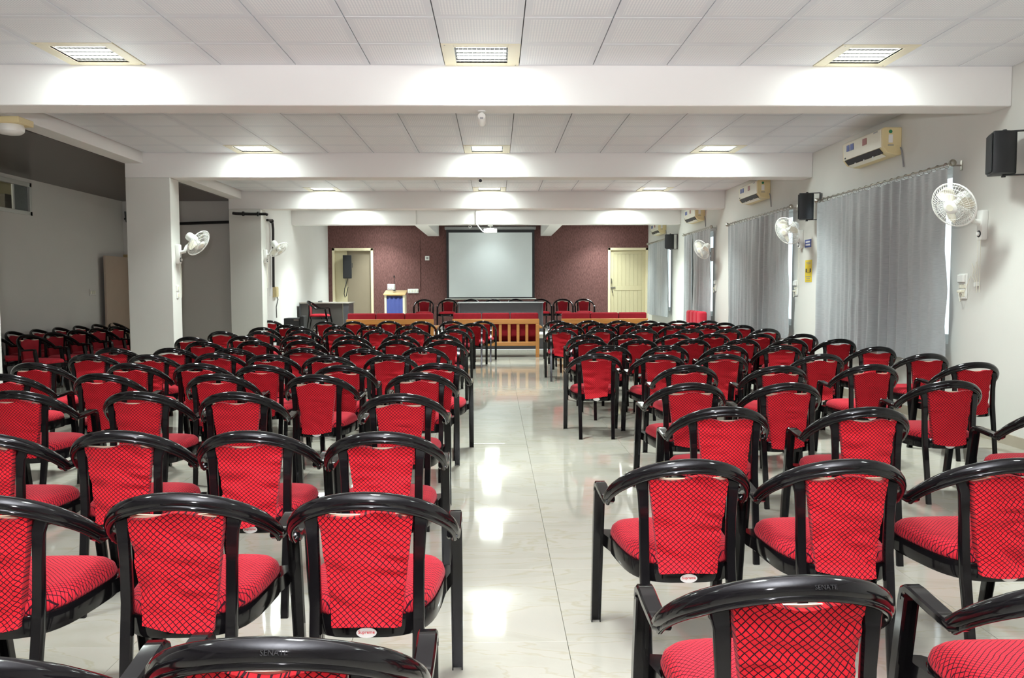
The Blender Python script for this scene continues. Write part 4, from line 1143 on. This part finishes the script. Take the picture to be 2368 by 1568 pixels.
for px, py in ((2254, 640), ):
    p = ux(px, py, XR-.02)
    q = thing('plug_cluster', 'tangle of small white plugs hanging beside the nearest switchboard', 'plug', p)
    m = MB().tube([(0, .05, .12), (0, .02, .06), (.004, .04, 0), (0, -.01, -.05)], .003, 5).tube([(0, -.02, .13), (0, .0, .03), (.0, -.03, -.05)], .003, 5)
    part('cord', m, 'white_old', q)
    for dy, dz in ((-.012, -.07), (-.045, -.065)): part('plug', MB().box(-.012, .012, dy-.011, dy+.011, dz-.02, dz+.02), 'white', q, .004)

def sign(name, pts, mat, label, cat):
    a, b = ux(pts[0], pts[1], XR), ux(pts[2], pts[3], XR)
    t = thing(name, label, cat, (XR, (a.y+b.y)/2, (a.z+b.z)/2)); hy, hz = abs(a.y-b.y)/2, abs(a.z-b.z)/2
    part('board', MB().box(-.004, 0, -hy, hy, -hz, hz), mat, t, smooth=False)
    return t, hy, hz
t, hy, hz = sign('yellow_poster', (1863, 602, 1877, 652), 'yellow', 'narrow yellow poster on the right wall under the second fan', 'poster')
for z, wd, hh_ in ((.80, .75, .05), (.66, .6, .05), (-.52, .75, .06), (-.70, .55, .05), (-.86, .7, .03)): part('print_line', MB().box(-.006, -.004, -hy*wd, hy*wd, hz*z-hz*hh_*.5, hz*z+hz*hh_*.5), 'grey', t, smooth=False)
for sy in (-1, 1): part('print_figure', MB().box(-.006, -.004, sy*hy*.62-hy*.16, sy*hy*.62+hy*.16, -hz*.12, hz*.22), 'dark', t, smooth=False)
part('print_line', MB().box(-.006, -.004, -hy*.5, hy*.5, -hz*.17, -hz*.14), 'dark', t, smooth=False)
t, hy, hz = sign('blue_notice', (1862, 555, 1876, 571), 'blue', 'small blue notice beside the second right wall fan', 'sign')
for z in (.4, -.35): part('print_line', MB().box(-.006, -.004, -hy*.7, hy*.7, hz*z-hz*.2, hz*z+hz*.2), 'paper', t, smooth=False)

# ------------------------------------------------------------------ left side: conduits, plates, notice
def pipe(name, pts, r, label, clips=0):
    t = thing(name, label, 'conduit', pts[0]); b = Vector(pts[0]); pp = [Vector(q)-b for q in pts]
    part('pipe', MB().tube(pp, r, 8), 'pipe', t)
    for k in range(clips):
        i = 1+k*(len(pp)-2)//max(1, clips); i = min(i, len(pp)-2)
        part('clip', MB().lathe((pp[i]+pp[i+1])/2-(pp[i+1]-pp[i]).normalized()*.015, pp[i+1]-pp[i], [(r*1.7, 0), (r*1.7, .03)], 10), 'pipe', t)
yy = YAN-.06
def ay(px, py, y=yy): return uy(px, py, y)
pipe('black_conduit', [ay(291, 489), ay(292, 500), ay(294, 512), ay(300, 519), ay(318, 520), ay(425, 517), ay(480, 515), ay(545, 513)], .028, 'black conduit along the dim annex end wall', 2)
yc = BEAMS[4]-.055
pipe('black_conduit', [uy(538, 493, yc), uy(545, 494, yc), uy(580, 495, yc), uy(614, 495, yc), uy(619, 497, yc)], .026, 'short black conduit across the farther column top', 2)
xx = XL+.055
pipe('black_conduit', [ux(618, 509, xx), ux(626, 509, xx), ux(630, 514, xx), ux(631.5, 530, xx), ux(632, 600, xx), ux(632.5, 664, xx)], .026, 'black conduit bending down the lit left wall', 2)
p = ux(634, 674, XL)
t = thing('junction_box', 'cream junction box at the foot of the left wall conduit', 'box', p)
part('box_body', MB().box(0, .06, -.11, .11, -.12, .10), 'cream', t, .006); part('box_lid', MB().box(.06, .07, -.09, .09, -.10, .08), 'cream', t, .004)
mm = [ux(638, 680, XL+.01), ux(643, 692, XL+.01), ux(639, 710, XL+.01), ux(640, 735, XL+.01)]
tag(link('wall_cable', MB().tube(mm, .008, 5).mesh('wall_cable', 'pipe')), 'thin dark cable hanging from the junction box', 'cable')
p = ux(621, 672, XL)
tag(link('wall_notice', MB().box(0, .004, -.16, .16, -.11, .11).mesh('wall_notice', 'paper'), loc=(XL, p.y+.25, p.z)), 'pale paper notice on the left wall behind the column', 'notice')
for (px, py, dd, lb) in ((417, 667, BEAMS[3], 'upper small socket on the nearer column side'), (418, 683, BEAMS[3], 'lower small socket on the nearer column side')):
    p = uy(px, py, dd+.15)
    t = thing('column_socket', lb, 'socket', (-4.29, dd+.15, p.z))
    part('plate', MB().box(0, .012, -.04, .04, -.04, .04), 'white', t, .003); part('socket_face', MB().box(.012, .016, -.025, .025, -.025, .025), 'white_old', t, .002)
p = ux(213, 676, XA)
t = thing('annex_switch', 'pale switch plate on the dim annex wall', 'switch', (XA, p.y, p.z))
part('plate', MB().box(0, .012, -.11, .11, -.06, .06), 'greywall', t, .003)
for k in range(3): part('switch', MB().box(.012, .018, -.08+.06*k, -.04+.06*k, -.03, .03), 'white_old', t, .002)
